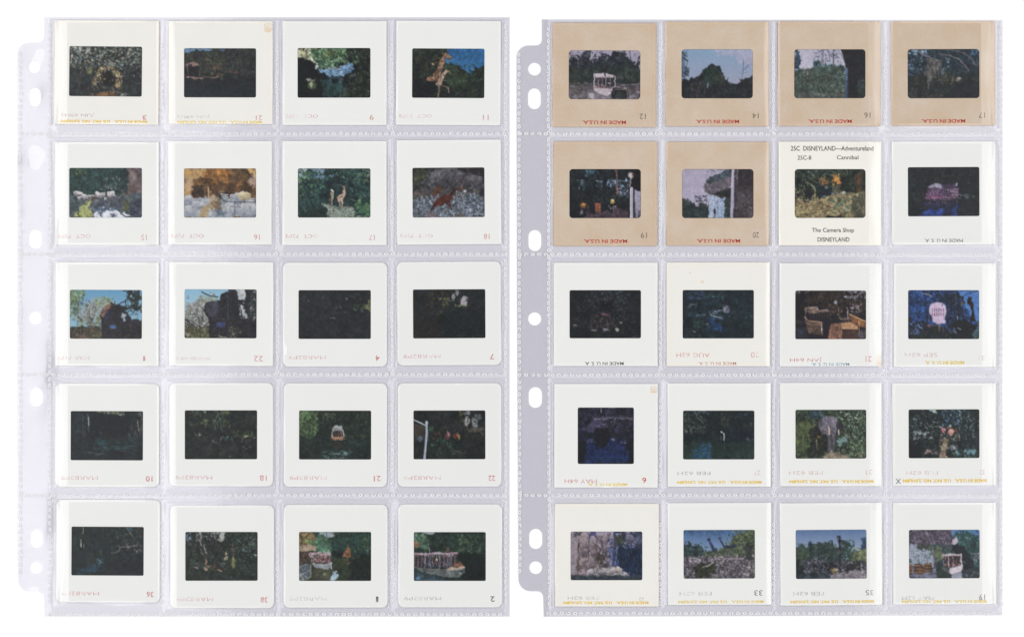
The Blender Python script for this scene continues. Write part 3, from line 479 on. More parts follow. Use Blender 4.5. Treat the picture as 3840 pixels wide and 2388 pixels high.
def film_22b():
    p = dark(1022, '303436 363b3b 3e423f').d((62, 2, 90, 36), 70, 1, '4a4c40 3c403c 585848 33383a').e(74, 22, 4, 9, 'a8a4a4', .95, 1, .4).e(74, 6, 3.5, 5, '98969a', .85, 1.4, .5).e(84, 26, 4.5, 10, '868a90', .9, 1.4, .5).e(89, 14, 4, 6, '7a828c', .8, 1.4, .6).d((70, 2, 96, 38), 40, .8, '34373a 43464a').l('79,0 80,40', 1.4, '383a3c').d((63, 0, 69, 12), 12, .9, '8a8448 6a6838').f('70,38 100,34 100,44 80,46', '54504a 6a6258', 4, 1, 2, .8)
    p.f('0,22 18,34 18,54 0,56', '4a443e 5c5048', 5, 1, 2, .8).l('0,19 10,26 19,32', 1.6, 'a8b4c0', .95, .2).e(10, 58, 3, 6, '6a7488', .8, .8).l('20,44 21,60', 3, '5a6474', .9)
    p.l('19,28 19,50 16,98', 2.7, '98a6b6', 1, .15).l('19.5,28 19.5,50 17,98', .8, 'b8c4d0', .8, .1).e(19, 26, 2, 3.4, 'b0bcc8', 1, .2).e(25, 38, 4, 5, '3f6a4c', .85, 1).d((22, 58, 60, 90), 90, 1.1, '355444 3f6a50 2f443c 44705a').d((22, 46, 44, 58), 20, 1, '5c4a40 4a4240 6a5444')
    for x, y, a, b, c in ((48, 52, 2.6, 7, '8a5560'), (49, 48, 1.3, 4, 'a87c84'), (58, 53, 2.6, 5, '7a4440'), (63, 55, 1.8, 5, 'a08848'), (61, 51, 1.2, 3, 'a86450'), (45, 55, 1.5, 4, '5f3f4a')): p.e(x, y, a, b, c, .9, .8, .5)
    return p.e(73, 54, 3, 4, '4a4442', .8, 1).d((56, 80, 74, 88), 10, .9, '4f5456 424a48', .8, 3, 0)
def film_36():
    p = dark(36, '30373c 343d3f 3b4542').d((10, 2, 44, 40), 50, .5, '3c5248 465a4c 36463f', .8, 6, 1.5).d((44, 2, 86, 44), 80, 1.1, '3b5548 44604f 35443f 4f6a54').e(80, 6, 4, 4, '3f7684', .8, 1.4, .7).e(92, 12, 3, 10, '4a4444', .7, 1.4).d((74, 4, 98, 50), 50, .8, '5a5f58 6f726a 464c4a 7a6f68').e(80, 15, 1.5, 2, '989c90', .8)
    p.l('17,2 17,16', .8, 'a8bca0', .9).l('14,28 14,42', 1, 'b0c0b0', .95).l('18,36 18,44', .9, 'a8b8a8', .9).l('16,18 15,30', .5, '6a8070', .6).l('44,2 44,24', .5, '66705c', .6).e(41, 51, 3, 3, '3f5a4c', .8, 1.4)
    p.l('55,54 62,53 66,48 67,42 64,38', 1, '8a8280', .85, .5).l('68,42 76,42 84,40 92,38', 1.3, '8f827e', .8, .8).d((76, 36, 90, 48), 16, .8, 'a89a94 6f6460 4f4a4c').d((60, 54, 98, 80), 30, 1, '3f4648 4a5254 353c40').d((88, 46, 96, 54), 5, .9, '8a8a84')
    return p.f('8,96 18,84 30,76 38,70 40,74 36,84 28,90 14,96', '2f404c 324e62 385668', 4, 1, 2).l('36,64 42,72 38,74', .8, '6a98a8', .8).d((34, 62, 44, 74), 12, .6, '4f8090 3f6a7c').d((20, 62, 36, 82), 16, .9, '3f4c44 3a4a50', .7, 3, -.5).d((20, 40, 40, 46), 6, .6, '3c5068', .7, 4, 0).f((54, 72, 100, 100), '33363d 373a41', 7, 1, 3)
def film_38():
    p = Film(38, '33393a').f((0, 0, 100, 100), '2e3435 37413d 434f48', 4, 1.15).d((0, 4, 8, 20), 16, 1.2, '7f98c8 a8bce0 5f78a0').d((16, 0, 54, 20), 60, 1.1, 'b0b8bc 8a9498 5f6a68 c8ccc8').f('46,2 54,0 54,16 46,22', '98a098 b0b4ac 6f7a74', 3, 1, 1).d((54, 2, 98, 60), 120, .9, '4a6a52 55785c 3a5044 6f8c78 2f3a3c').d((72, 10, 98, 40), 36, .7, '7a9498 5f787c 8aa4a0')
    p.d((0, 12, 30, 66), 90, .9, '485c4c 5a6c58 6a7a70 33403c').l('24,0 26,28 28,62', 2, '4c4640', .9).l('22,0 22,28', 1.2, '9a8c7c', .85).l('20,18 24,30', .8, 'a8a8b0', .8).l('26,28 30,44', 1.3, '9a9a98', .85).l('48,2 42,20 32,44', 1.6, '3f4040', .9).l('36,0 30,24 28,40', .8, '3c4040', .8).l('29,56 29,74', 1.8, '8a6450', .9).e(29, 75, 2, 2, 'c09c88', .9).e(29, 62, 1, 4, 'b48c78', .8)
    return p.d((14, 68, 36, 74), 14, .8, '8a8078 6a5c50 a89c90', .8, 2.5, 0).l('44,76 50,80', 1.6, 'b89478', .9, .6).d((36, 68, 48, 80), 20, .9, '7a5848 5c4640 8a6a54').d((48, 40, 60, 76), 40, .8, '5a5648 6f644c 454a42').e(56, 44, 1.4, 3, 'c0a898', .9, .5).e(57, 52, 1.4, 4, 'a89488', .8).e(55, 56, 1, 2, 'b8a080', .8).l('65,24 66,46', 1.4, '7a5048', .8).l('66,46 66,60', 1, '8a6a58', .7).e(66, 63, 2.8, 10, '7c7c48', .95, .8).e(66, 60, 1.5, 5, '9a9858', .8).e(52, 66, 3, 5, '5f6c70', .8, 1).e(97, 48, 1.6, 1.2, 'a0a8a8', .8).d((0, 70, 98, 98), 80, .9, '3a4640 46503f 2f3636 4a4438 545a48').d((72, 62, 98, 86), 30, .9, '40605c 4f746c 35484a')
def film_1b():
    p = Film(1001, '354642').f((0, 0, 100, 70), '304440 3a564a 476853', 5, 1.1).f('22,0 50,0 46,14 38,16 30,8', 'a0acb4 8c9aa4', 4, 1, 1.4).l('38,0 39,18', 1, '4a524c').d((46, 0, 56, 8), 12, 1, '3f5040 55604c').f('0,0 20,0 24,10 24,30 12,34 0,30', '58503a 746448 8a7a50', 4, 1, 1.4).d((2, 0, 18, 26), 50, .6, '9a8058 b09468 55482f 6a7c48', .8, 4, 1.5).f('10,18 24,16 24,30 12,30', '5c7c48 6a8c54', 4, 1, 1)
    p.f('24,12 34,6 44,20 48,28 44,44 28,44 24,34', '3f6850 548464 6a9a74', 4, 1, 1).l('26,30 44,28', .8, '6a9088', .7).f('46,16 62,4 80,2 100,6 100,60 62,58 46,42', '2c4040 34504a 3f5f50', 5, 1, 1.6).d((56, 4, 98, 50), 110, 1.1, '3a5c4c 466c54 2c3e3e 547c5c').d((84, 12, 98, 34), 30, 1, '56744a 688654 47643f').f((46, 42, 62, 54), '2c3436 333c3c', 5, 1, 2)
    p.f('60,52 63,40 67,29 71,40 73,52', '8a5c44 a87454 6f4a3a', 3, 1, .4).l('67,26 67,34', .8, '7a5444').e(67, 46, 1.6, 5, '5c4034', .7)
    p.f((0, 54, 100, 100), '3a4638 44503c 35403a', 6, .9, 2).f('60,54 76,54 74,66 62,64', '5c5440 6a5c44', 4, 1, 1.5, .7).f('68,54 100,46 100,100 60,100 72,80', '2e3636 343e3a', 7, 1, 2).f((20, 72, 46, 98), '5a5c48 4c5242 6a6850', 5, 1, 2)
    p.f('0,33 6,27 16,26 24,30 24,36 18,40 0,39', '94806a b09c84 7a6854', 4, 1, .8).f('0,40 16,42 14,66 0,68', '3f3a38 55483f 6a5448', 4, 1, .8).d((0, 40, 14, 64), 30, .8, '6f5c50 8a7464 3a3634')
    p.l('15,46 26,44 36,46 43,46', 3, 'b08c98', .9, .4).d((15, 42, 43, 52), 50, .7, 'd0a8b4 a86c78 7a4c58 e0c8d0').f('19,50 44,50 45,62 20,62', '5a3f44 7c5054 46383e', 3, 1, .4).d((20, 50, 44, 62), 50, .7, 'a86c5c c88a74 c0c8d0 5c3c44 8a94b0')
    for x in range(18, 45, 3): p.l('%d,46 %d,62' % (x, x), .5, 'c0a8ac', .8)
    p.l('41,36 42,46', .8, 'a0a0a4').l('27,42 30,41', 2, 'a8acb0').f('18,62 30,66 46,62 45,72 38,76 22,72', '7c8890 98a2a8', 5, 1, .5).l('19,64 34,68 46,63', 1, 'b4a8ac', .9).l('44,62 45,74', 1, 'c8ccd0')
    p.f('0,68 14,64 17,66 17,90 8,98 0,98', '4c545c 64707a 7a848c', 4, 1, .6).l('17,66 17,90 9,98', 1, 'b0a090', .9).l('2,86 10,82 16,78', 1.2, '8c98a0', .8).d((0, 84, 12, 98), 14, .9, '9aa0a4 b8b0a4 5a5f64')
    return p.f('46,80 50,78 54,82 56,90 52,96 44,98 42,94 45,88', '8098ac a4bccc c4d4e0', 4, 1, 1.2)
def film_2b():
    p = Film(1002, '33403e').f((0, 0, 100, 70), '2f3d3b 364a41 40584a', 5, 1.1).f('10,0 30,0 26,8 18,9 13,5', 'a0acb0 8c9a9c', 4, 1, 1.2).f('0,2 10,2 20,10 24,24 18,36 0,30', '435f50 567a60 6a8c70', 4, 1, 1.4).d((60, 6, 98, 44), 90, 1.2, '44604a 54744e 364a40 628258').d((24, 2, 66, 34), 50, 1.2, '384f46 43604f 2f3f3e')
    p.f('0,22 6,24 8,30 4,34 0,33', '9a6448 a87454', 3, 1, .6).f((60, 40, 100, 100), '2f3636 323a38', 7, 1, 3).d((60, 34, 80, 44), 30, .9, '4a5c4a 3c4c44')
    p.l('22,32 22,44', .8, '9a9490').l('46,40 47,32 49,42', 1.5, '7a544c', .9).l('0,44 16,46 30,44 46,45 60,43', 2.6, 'a8889a', .95, .4).l('0,49 30,51 60,49', 1.6, '8a5a62', .6, .3).d((0, 43, 61, 51), 60, .6, 'd8b8c0 b47480 8a5460 e8d8dc').e(33, 43, 6, 2.4, 'b0a8b4', .9, .4).e(15, 45, 5, 1.6, 'a8a0ac', .9)
    p.f((0, 51, 60, 72), '3c3a40 514448 3a4048', 4, 1, 1).d((0, 52, 58, 70), 60, .8, '6a4c48 8a6458 465060 5c5a5c').d((14, 60, 46, 74), 30, .9, '486490 5a7ca8 3a4c6c 8a94b0')
    for x in range(2, 61, 5): p.l('%d,46 %d,70' % (x, x), .6, 'a89ca8', .85)
    for x in (16, 24, 36, 50): p.l('%d,46 %d,73' % (x, x), .7, '8aa0c0', .9)
    p.e(32, 57, 1.6, 3, 'e0c8b0', .95, .4).l('32,58 33,66', 1.4, '8a4c44').f((56, 62, 66, 70), '7a5448 946a54', 3, 1, 1)
    p.f('2,74 20,76 46,77 70,70 71,80 62,90 50,92 34,88 14,82', '5f6a6a 727c7a 566060', 6, .8, .5).f('44,74 60,70 70,69 68,74 54,77', 'a89484 c0ac98', 4, 1, .5).l('2,72 24,75 46,77 70,73', .9, 'a09890', .9).e(67, 79, 4, 3, '4a5254', .9).e(68, 71, 2, 1.4, 'c8a884', .9)
    return p.f('0,74 14,82 34,90 50,96 40,100 0,100', '35424a 3f5058 4a6070', 5, 1, 1.4).e(6, 93, 3, 4, '6c94b8', .8, 1).d((0, 86, 12, 98), 8, .9, '5a7c98 466078')
def film_12():
    p = Film(12, '454852').g((0, 0, 100, 40), 'a49cb4', '9a90a8').f('0,16 10,14 16,6 26,4 32,22 36,14 44,10 54,12 60,2 76,2 84,18 90,26 96,12 100,10 100,70 0,70', '34383f 3d434a 4a5054', 4, 1.1, 2.4).d((2, 4, 58, 30), 110, .8, '4c5058 a89cb4 3a3e46 6a6678').d((60, 4, 92, 40), 40, 1, '3f4a4a 343c42 4a5654').l('84,0 86,30', 1, '3c3c46').d((32, 14, 42, 26), 12, 1.1, 'a090b0 b0a8c0')
    p.f((0, 36, 100, 66), '363d40 3f4946 4a5650', 6, 1, 2).d((60, 40, 98, 62), 36, 1, '44564c 364440 4f6454').g((0, 66, 100, 100), '565258', '8a808c', 2.5).d((0, 66, 36, 98), 60, 1, '5c5a50 6f6a64 7a727c 4c4c4c', .7, 3, 0).d((2, 62, 14, 72), 16, 1, '4a5238 3c4438').e(32, 92, 4, 8, 'b8b4bc', .85, 1, .6)
    p.f('36,48 50,46 63,50 63,56 36,56', 'c0b4c0 d0c4cc', 4, 1, .4).f('35,56 64,55 64,72 36,74', '3f3c44 55505a', 3, 1, .4).l('36,48 36,76', 1.4, 'c4b8c4').l('64,52 64,74', 1.3, 'c0b0bc').l('52,56 52,72', 1, 'b4a8b4').l('42,58 42,72', .7, 'a89ca8').l('47,58 47,72', .6, '98909c').l('58,56 58,72', .7, 'a89ca8')
    for k in range(9): p.l('%f,53 %f,58' % (38 + k * 3, 38 + k * 3), .7, '8a6470', .7)
    p.l('50,42 51,52', 1.8, '38363c').d((38, 66, 62, 76), 30, .8, 'd8ccd4 8a6468 b08c88').f('35,76 62,76 62,84 54,92 46,88 38,84', 'c8bac4 b0a4b0 d8ccd4', 5, 1, .4).l('36,75 62,77', .8, '9a5c64', .9)
    return p.f('62,76 82,78 84,98 60,96 58,88', '38383c 45454a', 5, 1, 1).e(70, 90, 4, 6, '4c5c5c', .8, 1).l('64,73 80,76 98,86', 1, '8a8088', .9).l('72,70 98,68', .7, 'b0a8b4', .8).l('84,78 98,80', 2, '5a4c50', .9).l('64,78 80,78 82,96', .8, 'a09490', .8).d((82, 70, 98, 96), 20, 1, '625c64 7a727c 4c484c', .8, 3, .2)
def film_14():
    p = Film(14, '3a3c44').g((0, 0, 100, 70), '7fa0c0', '9a9eb8').f('40,0 100,0 100,40 70,20', 'a8a4c0 b0acc8 9aa0bc', 16, 1, 3, .8).e(40, 26, 24, 10, '8aa0c0', .6, 2, 1)
    p.f('0,4 8,8 6,26 12,36 10,54 0,60', '3a4656 6a7c98 4a5a70', 3, 1.2, 2).d((0, 4, 10, 56), 50, .9, '34404e 4a5c78 2f3842 6f88a8').l('12,38 10,52 5,58', .7, '3c3e48').f('0,60 12,58 24,56 28,48 36,38 44,33 52,38 58,50 60,60 64,60 68,70 76,66 88,60 96,52 100,52 100,100 0,100', '33373e 393e42 42464a', 5, 1, 1.4)
    p.f('34,40 44,34 52,40 58,54 56,70 32,70', '31403f 3c4f4a 34443f', 4, 1, 1.4).d((48, 52, 60, 66), 26, 1, '5c5248 6f5c4c 464a44').d((14, 66, 34, 96), 50, .7, '54484a 6a565a 403e42 4a4c4c', .8, 4, 1.5).l('37,68 37,78', 1.2, '8a98b8', .85, .6).d((40, 68, 70, 96), 30, 1, '3f4448 4a4e4c').limbs(83, 66, 2, 5, '4c4c58', .5).l('84,66 85,44 85.5,22', .6, '54566a', .9).l('85,44 94,34 97,30', .5, '54566a', .85).l('85,52 81,46', .4, '54566a', .8).l('85,50 92,46', .4, '54566a', .8).l('88,40 92,32', .4, '54566a', .8)
    return p.l('27,54 30,44', .6, '44464e').l('64,62 65,58', 1, '3c4046')
def film_16b():
    p = Film(1016, '4a5454').g((0, 0, 75, 50), 'b0acc0', 'b8b4c8').f('0,0 8,2 8,16 10,28 6,42 0,46', '33424e 42566a 506880', 3, 1.1, 1.6).f('0,40 10,42 10,50 0,50', '8aa4cc', 4, 1, 1)
    p.f('28,40 26,24 34,22 38,30 42,24 46,30 54,32 66,34 71,36 71,60 20,60', '3c5a5c 4a6c6c 34484c', 4, 1.1, 1.6).d((26, 20, 70, 40), 60, .9, '4a6a7c a8b4d0 36484e 7a94a8').l('40,2 40,32', 3, '847888', .95).l('55,0 55,32', 2.2, '7c7080', .95).l('48,4 50,24', 1, '6a6878').d((30, 2, 62, 20), 46, .9, '5c6478 4a5268 8a94b4 747a94', .8, 2.5).l('46,2 36,6 30,10', .9, '54586a').l('60,2 66,12 70,28', .8, '7a7488')
    p.f('0,46 12,40 22,40 40,36 60,34 71,36 71,100 0,100', '3f4c48 4f5f58 5c7064', 5, 1, 1.4).d((30, 44, 70, 90), 80, 1, '5a7c6c 6a8c7c 485c54 7a9888', .7, 2).d((0, 48, 36, 92), 60, 1, '3f4a44 54605a 4a5046').d((14, 40, 22, 54), 14, .8, '9a8c84 8a7c74').l('20,52 21,64', 1, '5c504c').d((0, 88, 70, 99), 40, 1.4, '5f5458 6f6268 4a4a4a 78787a', .7, 3, 0).d((36, 70, 60, 96), 24, 1, '6f7a68 58644f')
    return p.f('64,0 100,0 100,100 74,100 74,60 72,40 69,20', '34343a 3a3a3e', 8, .8, .2).g('71,38 75,38 75,100 70,100', '5a7088', '44546e').l('75,38 74.5,100', .7, '32343c').e(94, 78, 6, 18, '3f4c4a', .9, .6).l('88,76 90,64 98,63', 1, '5a626c', .8).d((88, 66, 99, 96), 20, .9, '48584c 36403f').l('69,72 69,98', .9, '8a7850', .7)
def film_17b():
    p = Film(1017, '36404a').f((0, 0, 100, 66), '2f3a44 384650 465860', 4, 1.1).d((2, 0, 32, 12), 40, 1.3, '8fb0d4 a8c4e0 6a88a8 33404a').d((0, 20, 10, 54), 40, 1, '7f98c8 5f78a8 34404e').d((8, 14, 60, 44), 90, 1, '3b4f5c 2f3c46 4a6470 7f98b8').d((86, 2, 98, 16), 12, 1.2, '5f84b4 4a6a98').f('0,54 100,50 100,100 0,100', '31383c 384040 424a46', 5, 1, 2)
    p.l('10,0 22,12 34,20 40,22', 1.6, '84788c', .95).l('44,12 56,14 70,20 78,32 84,44', 1.7, '7c7280', .95).l('46,2 64,4 78,10 88,20 93,34', 1.6, '6f6672', .9).l('70,4 80,14', 1, '686070')
    p.f('30,22 44,20 46,32 42,44 36,62 28,60 26,44', '4c4c50 64605f 58585a', 4, 1, 2).l('33,24 30,54 29,78', 1.6, '78726e', .8, 1).l('40,22 44,28 42,40', 2, '86808a', .8, 1).d((28, 24, 48, 64), 40, .6, '7a746f 56544f 8a847c', .8, 4, 1.5).e(49, 46, 1.6, 7, '7a8088', .8, .8)
    p.d((44, 46, 62, 70), 40, .9, '6a6c4c 585e44 7a7a58').e(71, 61, 3, 4, '9a9088', .9, .8).l('68,58 74,60', 1, 'c0b8b0', .9).l('62,64 60,74', 1, '7a7464', .8).d((60, 56, 74, 70), 16, .8, '8a826c 5c5a4c').d((11, 52, 16, 72), 12, .7, '9a7a5c 6a5444').d((2, 78, 14, 98), 16, .6, '8a7460 5f5048', .8, 4, 1.5)
    return p.d((20, 90, 50, 98), 16, 1.1, '6a5c54 544c48').d((20, 66, 60, 92), 40, 1, '3a4440 46504a 32383a').f((60, 66, 100, 100), '33353d 383a42', 8, 1, 3)
def film_19():
    p = Film(19, '33363c').f((0, 0, 100, 64), '2f3338 363c40 3f464a', 5, 1.1).d((22, 2, 42, 16), 34, .7, '4f7890 6a8ca0 3c505c', .8, 2.5, 1.4).d((12, 24, 24, 44), 24, .9, '5a6c7c 74889c 3f4a56').d((38, 24, 46, 38), 26, .9, '8aa4c0 a8bcd0 4a5c70').d((52, 22, 82, 36), 50, 1, '7f9cc0 5a789c a8c0dc 3f5068', .85, 2.5).d((68, 38, 82, 56), 34, 1, '98acc4 6a809c c0ccdc 3c4856').l('65,0 66,24 67,52', 2.4, '7a5a5c', .95).l('66,30 67,52', 1, '966f68', .8).l('10,4 11,60', 2.2, '3a3a3c', .8).l('48,20 49,60', 2.4, '35363a', .8)
    p.f('10,100 30,90 60,84 82,80 82,100', '50424a 5f505a 463c44', 5, 1, 1.5).d((12, 50, 82, 74), 60, 1, '3f4a42 4a543f 33383a').e(20, 72, 4, 4, 'b06c3c', .9, 1).e(21, 71, 2, 2, 'd0905a', .9).e(60, 66, 2.6, 4.5, 'c0985c', .95, .6).e(60, 63, 1.5, 2, 'dcc08a', .9).f('36,69 44,68 44,86 38,87', '8a5240 a8644c 74443a', 3, 1, .4)
    p.d((14, 62, 28, 88), 20, .9, '5a4a44 42444a 6f5a50').e(18, 87, 2, 3, '7a7a80', .8).d((54, 74, 68, 82), 24, .7, 'c0b8c0 8a5c64 5c4048').d((56, 80, 76, 96), 20, .9, '4f4a54 3c3a44')
    p.f((82, 0, 100, 46), '322f34 383538', 6, .8, .2).e(85, 14, 3.6, 5.4, 'c4b8bc', .98, .3).e(88, 14, 1.6, 3.5, '6a5050', .9, .3).l('85,20 84,36', 1.6, 'b0a8b0').l('85,22 84.4,38', .6, '5c565c').l('86,40 86,98', 4, 'aca8bc', 1, .1).l('84.6,40 84.8,98', 1, 'd0ccd8', .9, .1)
    return p.f('90,44 99,46 99,100 94,100 90,80', '8a849c a49cb4 7c7690', 8, .8, .6).l('89.5,42 90,98', 1.2, '4a4654').e(97, 92, 3, 10, '5a546a', .8, 1)
def film_20():
    p = Film(20, '3c4048').g((0, 0, 72, 80), 'a8a0b8', 'b0a8c4').f('32,30 40,18 52,10 62,2 70,0 72,24 54,30 36,34', '46525c 55636c 38424a', 3, 1.1, 1.6).d((34, 2, 70, 32), 60, .9, '4a5860 343e46 5f6f78 747a8c')
    p.f('30,38 34,30 50,26 62,18 70,14 70,32 60,44 48,52 42,52 32,46', '6a626e 7c7480 5a545f', 4, 1, .8).d((31, 28, 68, 46), 50, .7, '8a8290 5a5460 746c7a').f('40,50 60,44 70,34 70,62 56,58', '3a3c40 434448', 5, 1, 1).f('0,56 6,60 12,68 18,64 22,72 28,66 34,74 38,68 40,100 0,100', '363d44 404a4c 4a5654', 4, 1.1, 1.6).l('27,74 27,58', 1, '3a424a').d((17, 54, 36, 66), 40, .9, '3f4850 4f5a64 363e46').d((0, 70, 38, 96), 50, 1, '3c4644 48544e 33393e')
    p.f('39,52 46,54 46,76 44,100 37,100', '7f90b0 a4b4cc c0ccdc', 3, 1, .6).f('48,58 60,58 59,100 46,100', '6f82a4 98acc8 bccce0', 3, 1, .6).d((38, 54, 60, 98), 90, .4, 'd0dcec 8a9cbc 56688a', .8, 6, 1.55).f((60, 58, 70, 100), '3a4446 465450', 4, 1, 1.4).l('36,98 70,96', .8, '8a94a4', .6)
    p.f('76,0 100,0 100,100 73,100 74,50', '4c474c 575054 443f44', 6, .9, .3).f('76,0 100,0 100,34 78,36', '3f3a3e 48444a', 6, .8, .6)
    for r in (4, 8, 12): p.l(' '.join('%f,%f' % (88 + r * math.cos(t / 8.) * 1.1, 88 - r * 1.9 * math.sin(t / 8.)) for t in range(0, 27)), .9, '6f6870', .7)
    p.d((76, 50, 98, 96), 40, .9, '6a6268 3f3c44 58525a', .7, 3)
    return p.l('71,0 70,34 69,98', 3.6, 'b0a4bc', 1, .25).l('73.5,0 73,40 71.5,98', 1.4, '5a5464', .9).l('70,2 69,40', 1, 'd0c8d8', .8).l('77,0 76.5,22', 1.2, '9a90a4', .8)
def film_can():
    p = Film(25, '343a3a').f((0, 0, 100, 60), '2f3538 38423c 465244', 5, 1.1).d((0, 2, 60, 40), 110, .9, '4f6650 617a5c 38443f 7c8a6c 5f8074').l('4,4 16,16 32,28', 1, '5c7860', .7).l('20,6 28,16', 1.2, '6a9080', .7).d((60, 2, 80, 20), 40, .6, '6a7c5c 86906a 3f4a40', .8, 4, 1.5).d((80, 4, 99, 50), 20, 1, '3c3a38 453f3a').f((84, 12, 94, 48), '5f4838 6f5440 453a34', 4, 1, 2, .85)
    p.l(' '.join('%f,%f' % (15 + 14 * math.sin(t / 5.), 46 - 18 * math.cos(t / 5.)) for t in range(0, 26)), 1.6, '9a9070', .8, .8).l('4,50 12,44 16,58 28,62 30,50', 1.4, 'a0946c', .75, 1).d((2, 38, 18, 62), 60, .7, 'a89c74 8a8060 c0b890 4a4a3c').d((24, 54, 34, 62), 14, .8, 'a89c70 c8bc8c').f('14,44 26,44 24,58 16,58', '33383c', 4, 1, 2)
    p.f((34, 34, 54, 58), '303840 364048', 5, 1, 2).e(39, 24, 4, 4, '8a6448', .85, 1).e(43, 28, 3, 5, 'b07040', .85, 1).d((34, 18, 48, 34), 24, .9, 'c08858 8a8c60 6a4838').e(57, 19, 3, 8, 'b05c34', .9, 1).e(60, 24, 4.5, 5, 'd89a3c', .95, 1).e(62, 28, 3, 4, 'd88048', .9, .8).d((52, 12, 66, 34), 26, .8, 'e0a84c c87038 d8c070 8a7c3c').f('54,34 64,34 64,52 56,52', '5f5c4a 747058', 3, 1, .8).l('55,40 64,40', .6, '4a463c').l('55,46 64,46', .6, '4a463c').l('54,34 54,56', .8, '7a8a84', .8).e(44, 38, 2, 3, '7a8a8c', .8).e(53, 52, 2, 4, '8a9cac', .8).e(42, 56, 3, 2, '7c8c94', .8)
    p.f('0,62 16,63 36,60 56,54 78,48 100,46 100,100 0,100', '6a5c48 8a7c5c a8986c c0b080', 4, 1.1, 1).d((0, 62, 80, 98), 160, .5, '5a4c3c c8b888 a08c60 4a4438 8a6c4c', .8, 6, -.12).e(68, 49, 3.5, 3.4, 'c8c0b0', .95, .4).l('62,52 78,48', 1.4, '8f8c80', .8).l('28,62 30,52', 1, 'b0a070', .7)
    return p.f('80,54 100,46 100,100 84,100 78,80', '5a5648 746f58 464a40 8a8468', 3, 1.2, 2).d((80, 52, 99, 97), 70, .7, '9a9270 4a4c44 6a6c50 3c4440').d((50, 58, 80, 92), 60, 1.1, '4a6450 5c7c60 3c5044 6a8a6c').l('52,62 62,74 76,90', 1.6, '4f6c58', .8, 1).l('56,74 74,66', 1, '56745c', .7, 1).e(72, 80, 1.6, 2.4, '8aa088', .9).f('42,98 48,90 56,96 64,90 72,96 80,100', '33383a 3c4240', 4, 1, 1)
def film_house():
    p = dark(77, '303439 353a3e 3b4144').d((4, 4, 96, 40), 50, 1, '3c4448 363c42 46504c 40484a').d((38, 2, 50, 24), 12, .8, '4f5854 46504e')
    p.f('28,40 33,36 40,33 46,36 52,40 50,43 30,42', 'a8a0bc 8a809c c0b8d0', 3, 1, .4).f('46,37 66,36 67,43 50,43', '4a3c5c 5c4a6c', 4, 1, .4).l('30,43 67,45', 1, '8a7a9c', .9).e(68, 36, 1.6, 3.6, '9a98b8', .9, .5).f((27, 44, 70, 60), '4c4058 6a5070 3a3444', 3, 1, .8).d((27, 44, 70, 60), 130, .6, '8a6c94 b08cae 5a486a 3a3444 c8a8b8 7c4c6c')
    p.f((24, 57, 52, 64), '5c4468 8a5478', 3, 1, .6).d((24, 56, 72, 74), 150, .45, '9a6a8c b4809c 6a4c74 3f3450 7c5c80', .85, 3, 1.55).l('22,62 70,62', .7, 'a87c98', .8).l('24,66 62,66', .6, '7c5478', .8).d((60, 44, 70, 58), 30, .6, 'd0b8c4 9a7090 b89ab0').d((70, 54, 86, 64), 24, .8, '5c6a78 46525c 6a7480').e(91, 60, 2, 2.4, '5a6468', .8).d((20, 50, 26, 64), 14, .7, '5a5870 484458')
    p.f((22, 72, 72, 80), '33364a 3f4060', 4, 1, 2).f('16,96 22,88 34,84 48,82 50,90 44,99 16,99', '2f3f8a 3450a8 44589a', 5, 1, 1.4).f('62,82 70,78 70,99 62,99', '343f78 3c4a94', 4, 1, 2).f('50,80 62,80 60,99 48,99', '32364a 363c5a', 5, 1, 2).d((18, 82, 72, 98), 30, .6, '4a68c8 3c58b0 2c3460', .7, 5, 0)
    return p.d((8, 60, 20, 70), 10, .8, '3f4a44').d((16, 40, 22, 70), 8, .6, '464038')
def film_cave():
    p = dark(88, '323438 36383c 3b3e42').d((28, 4, 84, 30), 110, .9, '434f58 4c5c62 3b444a 54626a 586068').d((12, 24, 80, 50), 80, .9, '43484a 4c5254 3a3e42 54565a').f('38,26 50,22 60,28 58,42 44,44', '2f3136 34363a', 6, 1, 2).l('45,51 56,51', 2, '7a4a60', .85, .6).l('44,49 50,48', .9, '98687c', .8)
    p.d((30, 50, 62, 78), 110, .7, '5a4c4c 6a5856 4a4446 463f40 74645e').d((2, 56, 14, 78), 40, .5, '5a5a5c 6f6f70 44464a').e(8, 72, 2.5, 1.2, 'a0a4a8', .85, .6).e(35, 82, 4, 2, '7a7680', .9, .7).e(51, 81, 4.5, 3, '8a8494', .9, .8).e(49, 84, 3, 2, '4a4850', .9).e(66, 81, 2.6, 3.6, 'a4a49c', .95, .5).e(72, 67, 1.4, 1.6, '9a9a94', .9).e(50, 27, 1, 1, '7a7c74', .8)
    return p.d((60, 50, 90, 70), 40, .8, '42464a 4c5050 383c40 5a544c').d((20, 60, 86, 80), 20, .5, '5c5a50', .7, 4, 1.5).l('84,96 92,94 98,95', .8, '6a7078', .7).f((0, 84, 30, 100), '34363a', 5, 1, 3)
